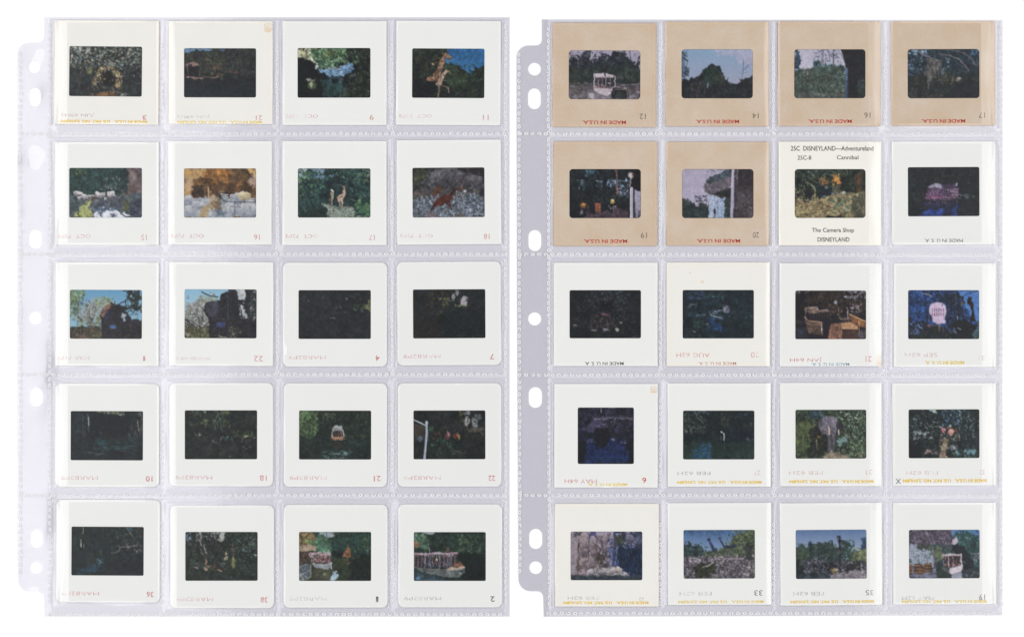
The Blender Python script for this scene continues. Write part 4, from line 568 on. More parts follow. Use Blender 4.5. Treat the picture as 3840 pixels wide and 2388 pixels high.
def film_20b():
    p = dark(1020, '2f353c 333d44 3a464c').d((2, 2, 98, 60), 120, 1.1, '34464c 3a5258 30404c 3f5a5c 38444e').d((2, 4, 30, 20), 30, .9, '3f4c70 4a5884 36405c', .8, 3, .5).l('6,10 18,6 26,14', .6, '56648a', .6).d((30, 12, 60, 34), 30, 1, '34545c 3c6068').e(44, 16, 1.4, 2, '6a84a8', .8).l('9,36 14,32 19,31', 1, '8f9c9c', .8, .6).d((8, 28, 22, 40), 16, .8, '4a6064 5c7478')
    p.e(61, 40, 5, 6, '8a889e', .85, 1.2, .6).d((57, 35, 65, 45), 14, .7, 'b8b4c8 6a7088 d0ccd8').e(62, 42, 1.4, 2, '5a6074', .9).l('38,50 46,46 56,42', 1.1, '8a98a8', .85, .6).l('40,52 50,56 56,58', 1.1, '94a4ac', .85, .6).l('44,50 50,48', .8, '7088a0', .8).d((36, 42, 60, 60), 30, .8, '5c7488 48606c 7088a4').d((20, 46, 34, 54), 14, .8, '54788c 6a90a0 3f5c6c')
    p.f('40,60 56,60 60,76 56,86 40,82', '2e4058 304a74 36588a', 4, 1, 2.8).d((40, 60, 60, 84), 24, .6, '3c64a8 34508a', .7, 4, 0).d((16, 62, 30, 76), 24, .9, '3f6a54 4c7c5c 345044').e(17, 84, 2.2, 1.4, '8a868a', .9, .6).e(34, 69, 2, 1.4, '707c7c', .8).e(2, 66, 1.4, 3, '66706c', .8).e(26, 94, 2, 1.4, '5a5f60', .8)
    return p.f((56, 60, 100, 100), '2f383e 343f44', 7, 1, 3).d((88, 52, 98, 58), 8, .8, '44586c')
def film_dock():
    p = Film(64, '35323a').f((0, 0, 100, 45), '322f33 3e3838 4c443f', 5, 1.1).d((68, 0, 99, 18), 60, 1.1, '9a9cb0 74748a 4a444c b8b8c8').d((0, 1, 10, 8), 8, 1, '8a8c90').d((14, 0, 30, 8), 10, .8, '6f7074').d((30, 4, 80, 36), 70, 1.1, '544a3f 463f3c 60544a 3a3638').e(57, 25, 2, 3, '98a0a8', .9).d((74, 20, 98, 50), 80, .8, '6a5650 8a6c64 4a4244 a89498 3c3a42 5c4448').d((78, 30, 90, 44), 14, .9, 'c0b8c8 9a90a4')
    p.f((0, 8, 14, 62), '312f36 36343a', 7, 1, 3).f((24, 40, 68, 60), '35323a 3c3838', 5, 1, 2)
    p.f('14,40 20,34 30,34 34,40 50,40 50,44 16,48', '6f5c54 8a7468 5a4a46', 3, 1, .6).l('15,37 30,35', 1.6, 'a8948c', .8, .5).e(31, 38, 1.6, 2, 'b8a8a4', .9).l('34,42 46,41', 1.2, 'a08c88', .85).d((48, 30, 66, 52), 60, .8, '7a5c4c a07c64 5a443c 3f383c').l('15,38 16,62', 1, '8a6c5c', .8).l('49,42 49,62', .8, '5a4844')
    for x in range(22, 48, 4): p.l('%d,44 %d,56' % (x, x), .6, '58504c', .8)
    p.f('14,54 18,60 36,64 39,66 38,90 20,86 16,72', '54443f 6f5a50 443a3a', 5, 1, .6).l('14,55 20,62 38,65', 1.4, 'b08c74', .9).l('17,66 25,70 37,69', 1, '9a7a64', .85).l('37,64 38,86', .8, 'c0b0a8', .9, .2).e(38, 79, 1.2, 3, 'd8d0cc', .9).f((0, 74, 16, 100), '383a44 3f424e', 6, 1, 2).e(5, 64, 5, 3, '4c4244', .8, 1)
    p.f('50,68 65,66 65,100 46,100', '8a5c50 a0705c 7a5048', 5, .8, .3).l('54,68 50,98', .6, '6a463e').l('60,68 58,98', .6, '6a463e')
    p.f('64,66 78,64 88,72 88,78 66,78', 'a87854 c09068 94664a', 5, .8, .3).f('66,78 88,78 90,100 66,100', '4c3a3a 5a4440', 5, .8, .3).l('65,68 65,98', 1, 'b08460').l('66,77 88,78', .9, 'c89c74').f('76,48 84,52 98,64 98,76 88,72 78,62', '7a5038 946444 684430', 4, 1, .4).l('76,49 98,63', 1.8, 'c09468', .95).l('89,62 89,90', .9, 'b08c68', .9).l('98,64 98,96', .9, '8a6c54')
    return p.l('73,36 74,56', 1.1, 'c8c0c8', .85, .6).l('63,58 76,58', 2.4, '8a7468', .85, .6).d((62, 54, 76, 64), 16, .8, 'a08c84 5c4a48').e(93, 90, 4, 9, '6a6470', .7, 1.4)
def film_sign():
    p = Film(55, '2f3c58').f((0, 0, 100, 100), '2c3850 31508c 3a64b0', 6, 1.15).d((0, 0, 70, 60), 120, 1.3, '2c3444 34549c 3a68b8 2b3a58 2f3038').f('70,0 100,0 100,74 92,60 80,40 74,14', '3f70c0 5486cc 3460a8', 8, .8, 1.5).f('0,60 40,70 60,80 100,76 100,100 0,100', '2e3238 353a40 3f443e', 5, 1, 2).d((2, 64, 22, 90), 46, .9, '5a7cc8 3f5ca0 7c98d8 2c3444', .8, 2)
    p.d((40, 4, 66, 24), 40, 1.2, '2c2f38 3a4454').l('20,8 28,10 34,14', 1, 'a0a8b8', .8, .6).f('54,10 72,4 78,20 74,60 80,80 56,86 52,50', '2b2f38 30384a 34446a', 4, 1.1, 1.6).d((56, 10, 78, 80), 80, .8, '3f68b4 2a2d36 34589c 4a4a44').l('66,2 67,30', .7, '8a90a0', .8).l('69,52 70,72', .8, '98a0a8', .85).f('84,14 90,16 91,50 94,64 86,62 88,40 82,22', '2f2c2a 46382c', 4, 1, .8).e(76, 28, 2, 5, '6a5c48', .8, 1).l('72,18 84,8 96,4', 1.2, '34404e', .8).f((60, 62, 100, 100), '2e3036 34383c', 6, 1, 3).f('94,70 98,60 98,98 90,98', '44584c 4a6a8a', 4, 1, 1.5)
    p.f('30,36 33,28 40,25 47,26 53,32 54,44 51,58 53,66 49,68 42,69 36,64 34,52 30,48', 'bca8c8 c8b4d0 b49cc0', 8, .7, .3)
    p.e(48, 32, .9, 2, '4a4458', .9, .3)
    for k, x in enumerate((34.5, 37.5, 40.5, 43.5, 46.5, 49.5)):
        p.l('%f,38 %f,43' % (x, x), .9, '6a4a68', .9, .2); p.l('%f,38.5 %f,38.5' % (x, x + 1.4 * (k % 2)), .7, '6a4a68', .8, .1); p.l('%f,42.6 %f,42.6' % (x - .6, x + .8), .7, '6a4a68', .7, .1)
        p.l('%f,47 %f,52' % (x, x), .9, '7a4464', .9, .2); p.l('%f,47.4 %f,47.4' % (x, x + 1.2), .7, '7a4464', .8, .1); p.l('%f,51.6 %f,51.6' % (x - .4, x + 1.2 * (k % 2)), .7, '7a4464', .8, .1)
    return p.l('30,50 30,64', .8, '7a6c84', .8).l('28,71 46,71', 1, '7a6470', .85).e(30, 72, 2, 3, '8a6c84', .8).l('44,70 44,82', 1.4, '8a6c58', .85).l('50,70 50,90', .8, '6a6c74', .8).d((56, 76, 68, 86), 14, .6, '6a7cb0 8a94b8', .8, 2.5, 1.5).l('70,76 74,79', 1, 'a0a8b8', .8).d((10, 86, 60, 98), 30, 1, '46503c 3c443c 54604a 2f3440')
def film_sq():
    p = Film(66, '32343c', 164, 164).f((0, 0, 100, 50), '2f3138 3a3a48 46445a', 6, 1.1).d((20, 2, 98, 40), 90, 1, '45435a 3a3a4a 54506a 343640').l('41,2 42,10', 1.4, '9a94ac', .9).e(60, 2, 5, 1.6, '8a84a4', .85, .6).d((32, 14, 60, 24), 30, .8, '6f6884 54506a 403e4c').l('30,22 44,21 62,19 78,20 98,21', 1.6, '8c829c', .85, .6).d((30, 16, 98, 24), 60, .8, 'a094ac 7a7090 4c4860').f('30,24 44,24 40,38 24,46 6,44 14,36', '4a4664 5c5674', 5, 1, 1.5, .85).d((36, 26, 72, 36), 50, .8, '7a7088 5a5468 443f50').l('32,35 50,36', .8, '6a6478', .8).l('34,40 52,39', .7, '5a546c', .8).l('60,44 78,42 96,40', .9, '625c7c', .8, .8)
    p.f((0, 44, 100, 70), '30323c 363846 3c3c50', 6, 1, 3).f('16,66 24,60 50,62 60,56 78,62 86,74 92,92 60,98 16,98', '2b3354 303c66 3a4872', 6, 1, 2.4).f('30,38 48,38 58,50 56,64 46,73 36,73 30,64', '2f3036 34343e', 6, .8, 2).e(62, 56, 3, 2, 'a09cb8', .9, .8).d((18, 56, 32, 62), 16, .9, '6a6a94 545680').d((76, 58, 86, 64), 10, .9, '6068a0').l('78,44 78,80', .8, '34365a', .8).g((16, 84, 86, 98), '2f4068', '2c3f60', 3, .7).f('88,60 100,56 100,100 90,100', '30323a', 5, 1, 2)
    return p.f((0, 60, 14, 100), '31343a', 5, 1, 2).d((18, 66, 86, 96), 30, .7, '3a4c90 2f3c70', .6, 6, 0)
def film_27():
    p = dark(27, '2f3539 333b3e 384244').d((2, 4, 32, 48), 150, .8, '4c5a52 5c6a5e 3f4a46 6a766a').d((52, 6, 64, 34), 60, .7, '4f5848 5c6450 404844').e(28, 3, 5, 1.4, '8a9aa8', .9, .8).d((16, 2, 40, 10), 20, .8, '48546a 5a6a78').d((76, 2, 90, 12), 14, .9, '48566c 3c4656').e(94, 28, 2, 4, '4c584c', .7, 1).e(6, 42, 2, 3, '7a806c', .8)
    p.f((60, 40, 100, 66), '30363f 343c48', 7, 1, 3).g((0, 62, 100, 100), '33403f', '38504a', 2.5).d((0, 62, 20, 98), 24, .9, '3a5248 44604f', .7, 2).f('14,98 20,76 30,62 36,64 38,98', '30485c 345670 385460', 5, 1, 3.4)
    return p.l('53,44 57,47 58,54 57,60', 1.4, 'b0b8bc', .95, .4).l('52,43 55,44', .9, 'c0c8cc', .9).l('53,52 53,60', .7, '7a8488', .8).l('58,62 58,78', 1, '566864', .7).d((88, 56, 98, 62), 10, .8, '5a6a78 48586a', .8, 2.5, 0)
def film_31():
    p = Film(31, '3c4a40').f((0, 0, 100, 100), '2f3836 3f4f40 586c50', 3.5, 1.2).d((18, 2, 40, 20), 40, 1.2, '3f5c94 34466c 4a6a9c 2f3a48').f('0,30 20,20 30,30 26,60 0,90', '46503a 5c6c40 74804c', 4, 1.1, 3).d((2, 26, 30, 96), 90, 1, '5a6a40 76844c 3c4638 4a5a40').d((56, 4, 99, 96), 240, 1, '5c8060 789c70 3f5c48 9ab48c 2f4038 48684e c0ccb0').d((60, 8, 98, 60), 50, .7, 'a8bc98 c8d0bc 6a8c64').l('80,6 80,40 78,60', 1, '6a5c5c', .6, 1)
    p.f((20, 34, 44, 96), '2f3334 383c38 44443c', 4, 1, 3).d((22, 40, 42, 90), 40, .8, '5c5444 46463c 706450').l('30,60 31,80', 1.2, '8a7c60', .8).e(34, 56, 2.5, 3, '8a6c44', .8, 1)
    p.f('33,26 38,18 46,14 54,15 58,20 58,34 57,46 55,60 53,62 52,50 47,54 44,50 38,48 34,38', '6a6474 7c7684 58525f', 6, .9, .6).e(44, 30, 9, 12, '7a7484', .7, 1, .9).f('58,24 66,26 68,40 62,52 58,44', '4a4650 403e46', 5, 1, .8).l('53,40 55,60 53,82', 3, '645e6e').l('48,52 48,82', 4.6, '5f5a68').l('53,60 53,86', 2.4, '544f5c').l('54,50 54,80', .7, '7a7684', .6).l('47,36 48,50', 1.9, 'd0bca8').l('61,42 61,51', 1.4, 'd4c0a4').e(46, 25, .9, 1.1, '38343c')
    p.l('34,28 38,24', .8, '4a4450').l('46,40 42,36 38,46', .7, '4e4854').f('60,58 70,56 72,66 62,76', '5c8480 78a09c 466668', 4, 1, 2).f('36,98 44,88 60,86 76,96 76,100 36,100', '8a7c6c a08f78 6f6658', 4, 1, 1).e(51, 84, 2, 3, 'a8a080', .9)
    return p.d((40, 86, 98, 99), 40, .9, '8a8a68 a8a488 5c6a48 746858').d((76, 60, 96, 98), 60, 1, '84a468 9ab880 5c7c50 4a6444')
def film_32():
    p = Film(32, '2f3438').f((0, 0, 100, 100), '2b2f33 333c3e 3f4c4c', 4, 1.1).d((2, 2, 42, 60), 130, .7, '5c6c6c 889494 3c4a4c 2b2f33 a8b4b8').d((48, 2, 74, 34), 90, 1, '34548a 48709c 5c88a4 2f3a4a 88a4b4').d((70, 4, 99, 60), 130, 1, '4a6a5c 6a8c78 34484a 8aa89a 2b3034').f('28,2 38,1 42,6 36,8', '98b8b0 a8c4bc', 3, 1, .8)
    p.d((8, 46, 34, 62), 50, .9, 'b8c4cc 8a9ca4 c8d0d4 4a5658', .8, 1.6).d((4, 60, 46, 90), 50, .9, '33393a 4a5450 2b2e32').l('30,36 42,35 50,40', .9, '8a9c8c', .85, .8).l('44,34 52,44', .9, 'a8b4ac', .8, .8)
    p.e(49, 43, 3, 5, 'c07884', .95, .8, .4).e(51, 40, 1.4, 2, 'd8949c', .9).e(56, 39, 3, 2, '9a5c5c', .9, .8).e(60, 46, 5, 6, 'c88c80', .95, 1, .4).e(61, 44, 3, 3, 'dcaca0', .9).e(67, 44, 2, 4, '8a4c4c', .9, .8).e(58, 35, 1.6, 3, 'a8b8b0', .8).d((44, 48, 72, 64), 46, .9, '8a8c80 a89888 4a4c48 b89c8c 6f7a70')
    p.f('48,62 56,60 54,80 50,98 44,98 47,78', '7a6858 94806a 5c5048', 3, 1, 1).d((44, 56, 56, 80), 36, .8, 'b0a890 8a8464 5c6450').d((22, 80, 46, 90), 26, .8, 'a88c84 7a6c68 c0a8a0', .8, 2, 0).e(28, 84, 3, 1.6, 'b08c84', .85).d((44, 92, 54, 98), 14, 1, 'c0a890 a08c7c').d((56, 72, 68, 84), 26, .8, '8a9094 a8a8ac 5c6468').e(64, 76, 1.4, 3, 'b8b8c8', .9).d((62, 82, 98, 98), 90, 1, '4f8070 6aa08c 3c6058 34484c').d((66, 82, 94, 92), 20, 1.4, '6a98a8 88b0b8')
    return p.f((0, 66, 20, 100), '2c2f33 303438', 6, 1, 3).f((90, 50, 100, 80), '40464c 363b40', 5, 1, 3)
def film_fall():
    p = Film(37, '6a606e').g((0, 0, 100, 20), '9a90a8', 'a8a0b4').f('0,10 10,6 16,12 22,6 32,2 40,10 56,6 60,30 56,64 40,74 20,88 0,88', '665a64 8a7a84 a3929c 544a56', 5, 1.2, 1.6, 1, 9)
    p.d((8, 6, 60, 70), 140, .8, '5a4e58 ac9ca4 82727c 4a424e c0b0b4', .7, 4, 1.4).f('0,6 10,10 12,50 8,88 0,88', '8a7e88 9c909a', 8, .9, 1).l('12,30 11,70 12,96', 3, '6f6458', .7, 1).l('14,14 12,40', 1.5, '5c504c', .8).d((6, 2, 18, 12), 24, 1, '5f5858 484648').f('24,10 32,2 36,6 34,22 30,28', '4a4664 5a5c84 403c54', 3, 1, 1.4).l('44,16 42,40 38,52 40,66', 2, '4a4048', .8, 1.2).d((20, 44, 46, 72), 60, .9, '8a7a80 4c4248 a89894')
    p.f((36, 50, 50, 74), '4c4448 645a58 3c383c', 3, 1, 2).e(42, 56, 3.5, 5, '48403f', .8, 1).d((38, 50, 48, 72), 26, .8, '8a7c78 3c383a a09088')
    p.f('54,12 62,2 80,14 92,6 100,0 100,96 82,96 60,76 54,50', '343c50 3a4a72 484e6c', 6, 1.1, 2.4).d((52, 4, 90, 40), 90, .9, '5c648c a8a4bc 46486a 3c3c50 c4bccc').f((70, 4, 98, 30), '3c4252 4a5468', 4, 1, 3).d((70, 22, 90, 36), 40, .8, '9a94b0 4a4c6a b8b0c4').f('60,10 72,8 72,26 64,32', '4a5248 5c6454', 3, 1, 1.5).f('66,36 100,30 100,92 64,78', '2f3844 2e3c58', 6, 1, 2.4).d((50, 34, 64, 72), 50, .5, '3c58a0 4a6cb4 8098c8 34446a', .85, 6, 1.5).l('64,34 63,56 60,72', .6, 'a8b4cc', .8)
    p.d((72, 40, 88, 80), 30, .5, '344c84 2c3850 46588a', .7, 6, 1.5).f('20,88 24,78 34,74 50,74 64,72 72,80 82,88 60,91 30,91', '8a8488 b0a8ac 6a6468 d0c8cc', 3, 1.2, 1).d((22, 80, 82, 90), 60, .8, 'd0c8d4 a09aa8 6a6870').e(67, 79, 4.5, 5, 'b0a8a0', .9, .8, .4).e(58, 86, 5, 3, 'c8c0bc', .85, 1)
    return p.d((48, 8, 66, 70), 60, .7, '8a8098 a498ac 5a5870 46507a', .75, 5, 1.5).d((66, 30, 98, 84), 60, .8, '3c4868 50587a 343e54', .6, 5, 1.5).rock(82, 18, 7, 10, '8c86a0', '45465e', .7).rock(92, 22, 6, 12, '767490', '3c4054', .7).rock(20, 30, 6, 26, 'a8989c', '6a5c64', .8).rock(32, 34, 5, 24, 'a4949a', '62565e', .8).rock(26, 66, 9, 16, 'a8989a', '6e6268', .8).rock(48, 30, 4, 22, '9c8e98', '56505e', .8).rock(40, 24, 3, 18, '94868e', '504854', .8).l('27,22 26,50 22,70', .9, '463e46', .7, 1).l('37,14 37,46 34,60', .9, '463e46', .7, 1).l('45,20 45,50', .9, '403a44', .7, 1).rock(28, 83, 5, 6, 'c8c0c8', '75707a').rock(44, 82, 6, 6, 'bcb4b8', '6a666e').rock(56, 81, 5, 6, 'c4bcc0', '706c72').rock(67, 79, 5, 6, 'c4bab0', '7a7270').g((0, 89, 100, 100), '46505a', '3c444c', 1).d((0, 90, 98, 97), 20, .8, '54606a 3a424a', .7, 4, 0)
def film_33():
    p = Film(33, '4a5054').g((0, 0, 100, 44), '44699a', '7f98c0').f('66,20 74,8 82,2 100,0 100,66 60,60 58,40', '44503f 5c6c4c 77855c', 3.5, 1.2, 2.4).d((60, 4, 99, 54), 150, .9, '5c6c48 78865a 3f4a40 90987a 55657c').f('0,28 8,30 20,28 28,38 34,48 26,60 0,58', '33444a 3f5454 4c6660', 4, 1.1, 2).d((0, 28, 34, 54), 80, .9, '3c5254 527068 303c44 6a8480')
    p.f('30,48 40,42 56,42 72,36 76,56 34,58', '586850 6a7a58 48564a', 4, 1.1, 2.4).d((32, 40, 80, 58), 90, .8, '6f7c5c 8a9474 48544a 5a6a5c').f((0, 54, 100, 100), '48464e 68626c 8c848e', 3.5, 1.3, 2)
    p.d((0, 54, 99, 99), 260, .8, '9a929c c0b6bc 55525a 3c3c40 7a7480 b0a8a8').d((10, 56, 30, 66), 30, 1, 'c0b4c0 a89ca8').f('14,76 22,70 34,68 44,66 46,80 34,94 18,92', '3a3d3c 444c3c 50543f', 4, 1, 2).d((10, 80, 44, 94), 40, .8, '4c5638 3a3f3a 5c6444').l('28,76 36,72 42,66', 1.6, 'b8acae', .8, 1)
    p.d((44, 56, 86, 70), 70, .8, 'c4b8c0 8a8088 4a474c').l('44,60 60,59 84,58', 1.2, 'b0a4ac', .8, 1).f((86, 30, 96, 62), '3f4444 4c5450', 4, 1, 2).d((80, 70, 98, 92), 40, 1, 'c0b4b8 8c8088 54524c').e(96, 52, 2, 3, 'a89cac', .9).d((94, 86, 99, 98), 10, 1, '4a5440 5c6848')
    p.f('33,22 35,19 38,20 40,28 43,36 47,44 42,46 39,38 37,26', '35405c 46527a 3c4660', 3, 1, .3).l('34,22 37,21', 1.2, '35405c').l('36,18 36,21', .6, '35405c').e(45, 42, 2.5, 4, '3f4a54', .9, 1)
    return p.f('50,15 51,17 54,26 57,33 64,34 74,31 75,34 66,39 58,39 54,34 51,24', '34405c 454f70', 3, 1, .3).l('49,20 52,18', 1, '34405c').e(61, 36, 5, 2.6, '3c4450', .9, .6).d((54, 34, 70, 44), 20, .8, '5a6a54 454f48')
def film_35():
    p = Film(35, '3c444a').g((0, 0, 100, 46), '5878a8', '98a4c0').f('0,32 6,28 16,34 24,32 30,28 38,26 46,24 54,28 58,38 64,22 72,24 78,34 84,44 92,40 100,34 100,70 0,74', '35464c 405652 4c6454', 4, 1.1, 2).f('19,28 23,25 26,30 25,60 20,60', '3c4e50 2f3c40', 3, 1, 1.4).f('0,36 14,38 18,60 0,80', '3f5244 52664c 34423c', 4, 1, 2).d((0, 30, 60, 66), 120, 1, '3b5450 4c6a58 303e40 587458').d((64, 22, 84, 60), 60, .9, '3f6468 54807c 34504c 88a0b8').d((73, 34, 84, 48), 16, .9, '8aa4c8 6a88b0')
    p.f('78,60 82,50 92,40 100,34 100,68 78,68', '667448 7c8a58 8f9a68', 4, 1, 1.6).d((78, 38, 98, 66), 60, .9, '84905a a0a874 5c6a48 6f7c54').f('92,20 98,16 100,40 92,38', '34506c 486890', 3, 1, 1.4).l('98,4 98.5,60', 1, 'a8b0b0', .8, .8)
    p.f('10,66 30,58 50,62 100,64 100,100 0,100', '383c46 50525c 6f6c76', 4, 1.2, 2).d((8, 56, 44, 90), 120, .8, '7a7c8c 34363e 9a98a4 4a4c58 26282e').f('36,72 44,66 56,70 50,84 38,84', '2f3036 383a40', 4, 1, 2).d((28, 68, 60, 86), 40, .8, '2c2e34 8a8690 45454e').e(54, 83, 5, 5, '8a7850', .9, 1).e(55, 80, 3.5, 3, 'b0a078', .85, .8).f('46,92 60,84 100,80 100,98 50,98', '746f78 948c94 5c5862', 3, 1.3, 1).d((56, 78, 98, 97), 120, .7, 'a8a0a8 5a5660 847c88 c0b8bc').d((70, 64, 98, 82), 60, 1, '9a929a c0b8c0 3c3a40 6a646c').f((74, 66, 88, 80), '3a3a3e 4a4848', 3, 1, 2)
    p.f((0, 88, 46, 100), '323a42 3a444c', 6, 1, 2).d((14, 90, 50, 98), 24, .6, '5c6c84 4a586c', .8, 4, .1).f('0,60 8,66 12,90 0,92', '30383a 38423f', 5, 1, 2)
    p.l('61,16 62,40 62,60 63,84', 3, '3c3c44', .98, .5).d((59, 14, 64, 84), 30, .8, '2f3038 5a5660 8a7c84 4a3c40').l('58.6,13 58.6,20', .7, '35363e').l('62.5,13 62.5,18', .7, '35363e').e(61, 24, 2, 2.4, '2f3038').e(61, 46, 2.2, 3, '6a5c60', .8, .8).l('57,58 66,58', 1, '45424a')
    return p
def film_19b():
    p = Film(1919, '45505a').g((60, 0, 100, 40), '4a78b8', '6a94cc').f('0,0 58,0 64,14 66,28 50,34 34,32 18,40 0,34', '4c4654 62586a 7c7084', 3.5, 1.25, 2.4).d((0, 0, 66, 32), 200, .8, '8a7c90 5a5060 443f4c 9c90a4 6c6276').f('10,30 34,30 40,40 24,48 12,42', '46504c 56605a', 4, 1.1, 2.4).d((30, 30, 62, 52), 80, 1, '4a7068 5c8478 3c5854 6a8c70').f('34,38 44,36 48,60 38,66', '5f6c50 6f7c58', 4, 1, 2)
    p.f('0,34 10,32 20,44 34,46 36,72 0,72', '747e90 9aa0b4 8690a0', 5, 1.1, 2).d((6, 40, 34, 68), 90, .8, '88a0a4 5f7c80 a8b0c0 4c6468 b4bcc8').d((4, 30, 12, 42), 16, .9, 'b0b4c8 9ca4bc').l('34,36 35,70', 1.6, '8a8090', .85).l('35,36 36,70', .6, '5c5464')
    p.f('64,20 68,4 80,2 94,12 100,22 100,80 82,78 76,50 66,44', '2f464c 38565a 486a64', 4, 1.1, 2).d((66, 4, 98, 50), 120, 1, '386058 487870 2c3c44 57887a 3c5a6c').f('60,30 78,32 82,60 64,62', '30363c 363e42', 5, 1, 2.4).f('62,22 67,17 69,26 66,32 60,32', 'b4a8bc c4b8c8', 3, 1, .6).f((78, 46, 88, 84), '31373e 383f48', 5, 1, 2).d((86, 50, 98, 72), 24, .6, 'a8a4b0 7a7c8c 5a6070', .85, 4, 1.5).l('86,50 98,49', .8, 'b4a8b8', .85)
    p.f((0, 78, 40, 98), '6a6c84 7c7e98', 8, .8, 1.4)
    for x, y, w, h in ((2, 80, 5, 18), (14, 80, 8, 18), (27, 77, 7, 16), (20, 84, 5, 10)):
        p.f((x - w * .8, y - h * .55, x + w * .8, y + h * .55), '4f3a34 6f5040', 3, 1, .6)
        for k in range(3): p.l('%f,%f %f,%f' % (x - w * .75, y - h * .4 + k * h * .36, x + w * .75, y - h * .4 + k * h * .36), 1., 'a8845c', .8, .2)
    p.f('38,72 42,66 60,74 60,98 40,98', '37413f 414c4a', 5, 1, 1)
    p.f('48,50 58,50 74,51 74,54 48,56', 'b4a4b0 cabcc4', 3, 1, .6).f('49,55 74,54 74,74 52,74', '4a3c42 5c4a50 3c383e', 3, 1, .6).d((49, 54, 74, 74), 40, .8, 'c8b8c0 3a363c 8a6a6c 5a4448').l('56,50 56,76', 1.1, 'c0b4bc').l('73,50 74,76', 1.6, 'c8bac4').l('48,52 50,74', .6, 'a89ca4', .8).l('62,54 62,72', .6, 'b0a4ac')
    p.d((50, 70, 72, 78), 30, .7, 'a85c50 c0746a d8c4c4').f('46,75 58,80 58,90 48,84', '4a5456 5c6668', 4, 1, .4).f('58,78 74,74 75,80 72,86 60,91 58,90', 'c4b4c0 d4c8d0 b0a4b4', 4, .8, .4).f('59,91 74,86 75,99 59,99', '8a90a4 a4a8b8', 5, .8, .6)
    return p.f('76,82 100,78 100,98 76,98', '3a4248 464f56', 5, 1, 1.4).d((80, 78, 98, 92), 24, 1, '5a6068 7a808c 3c4248')
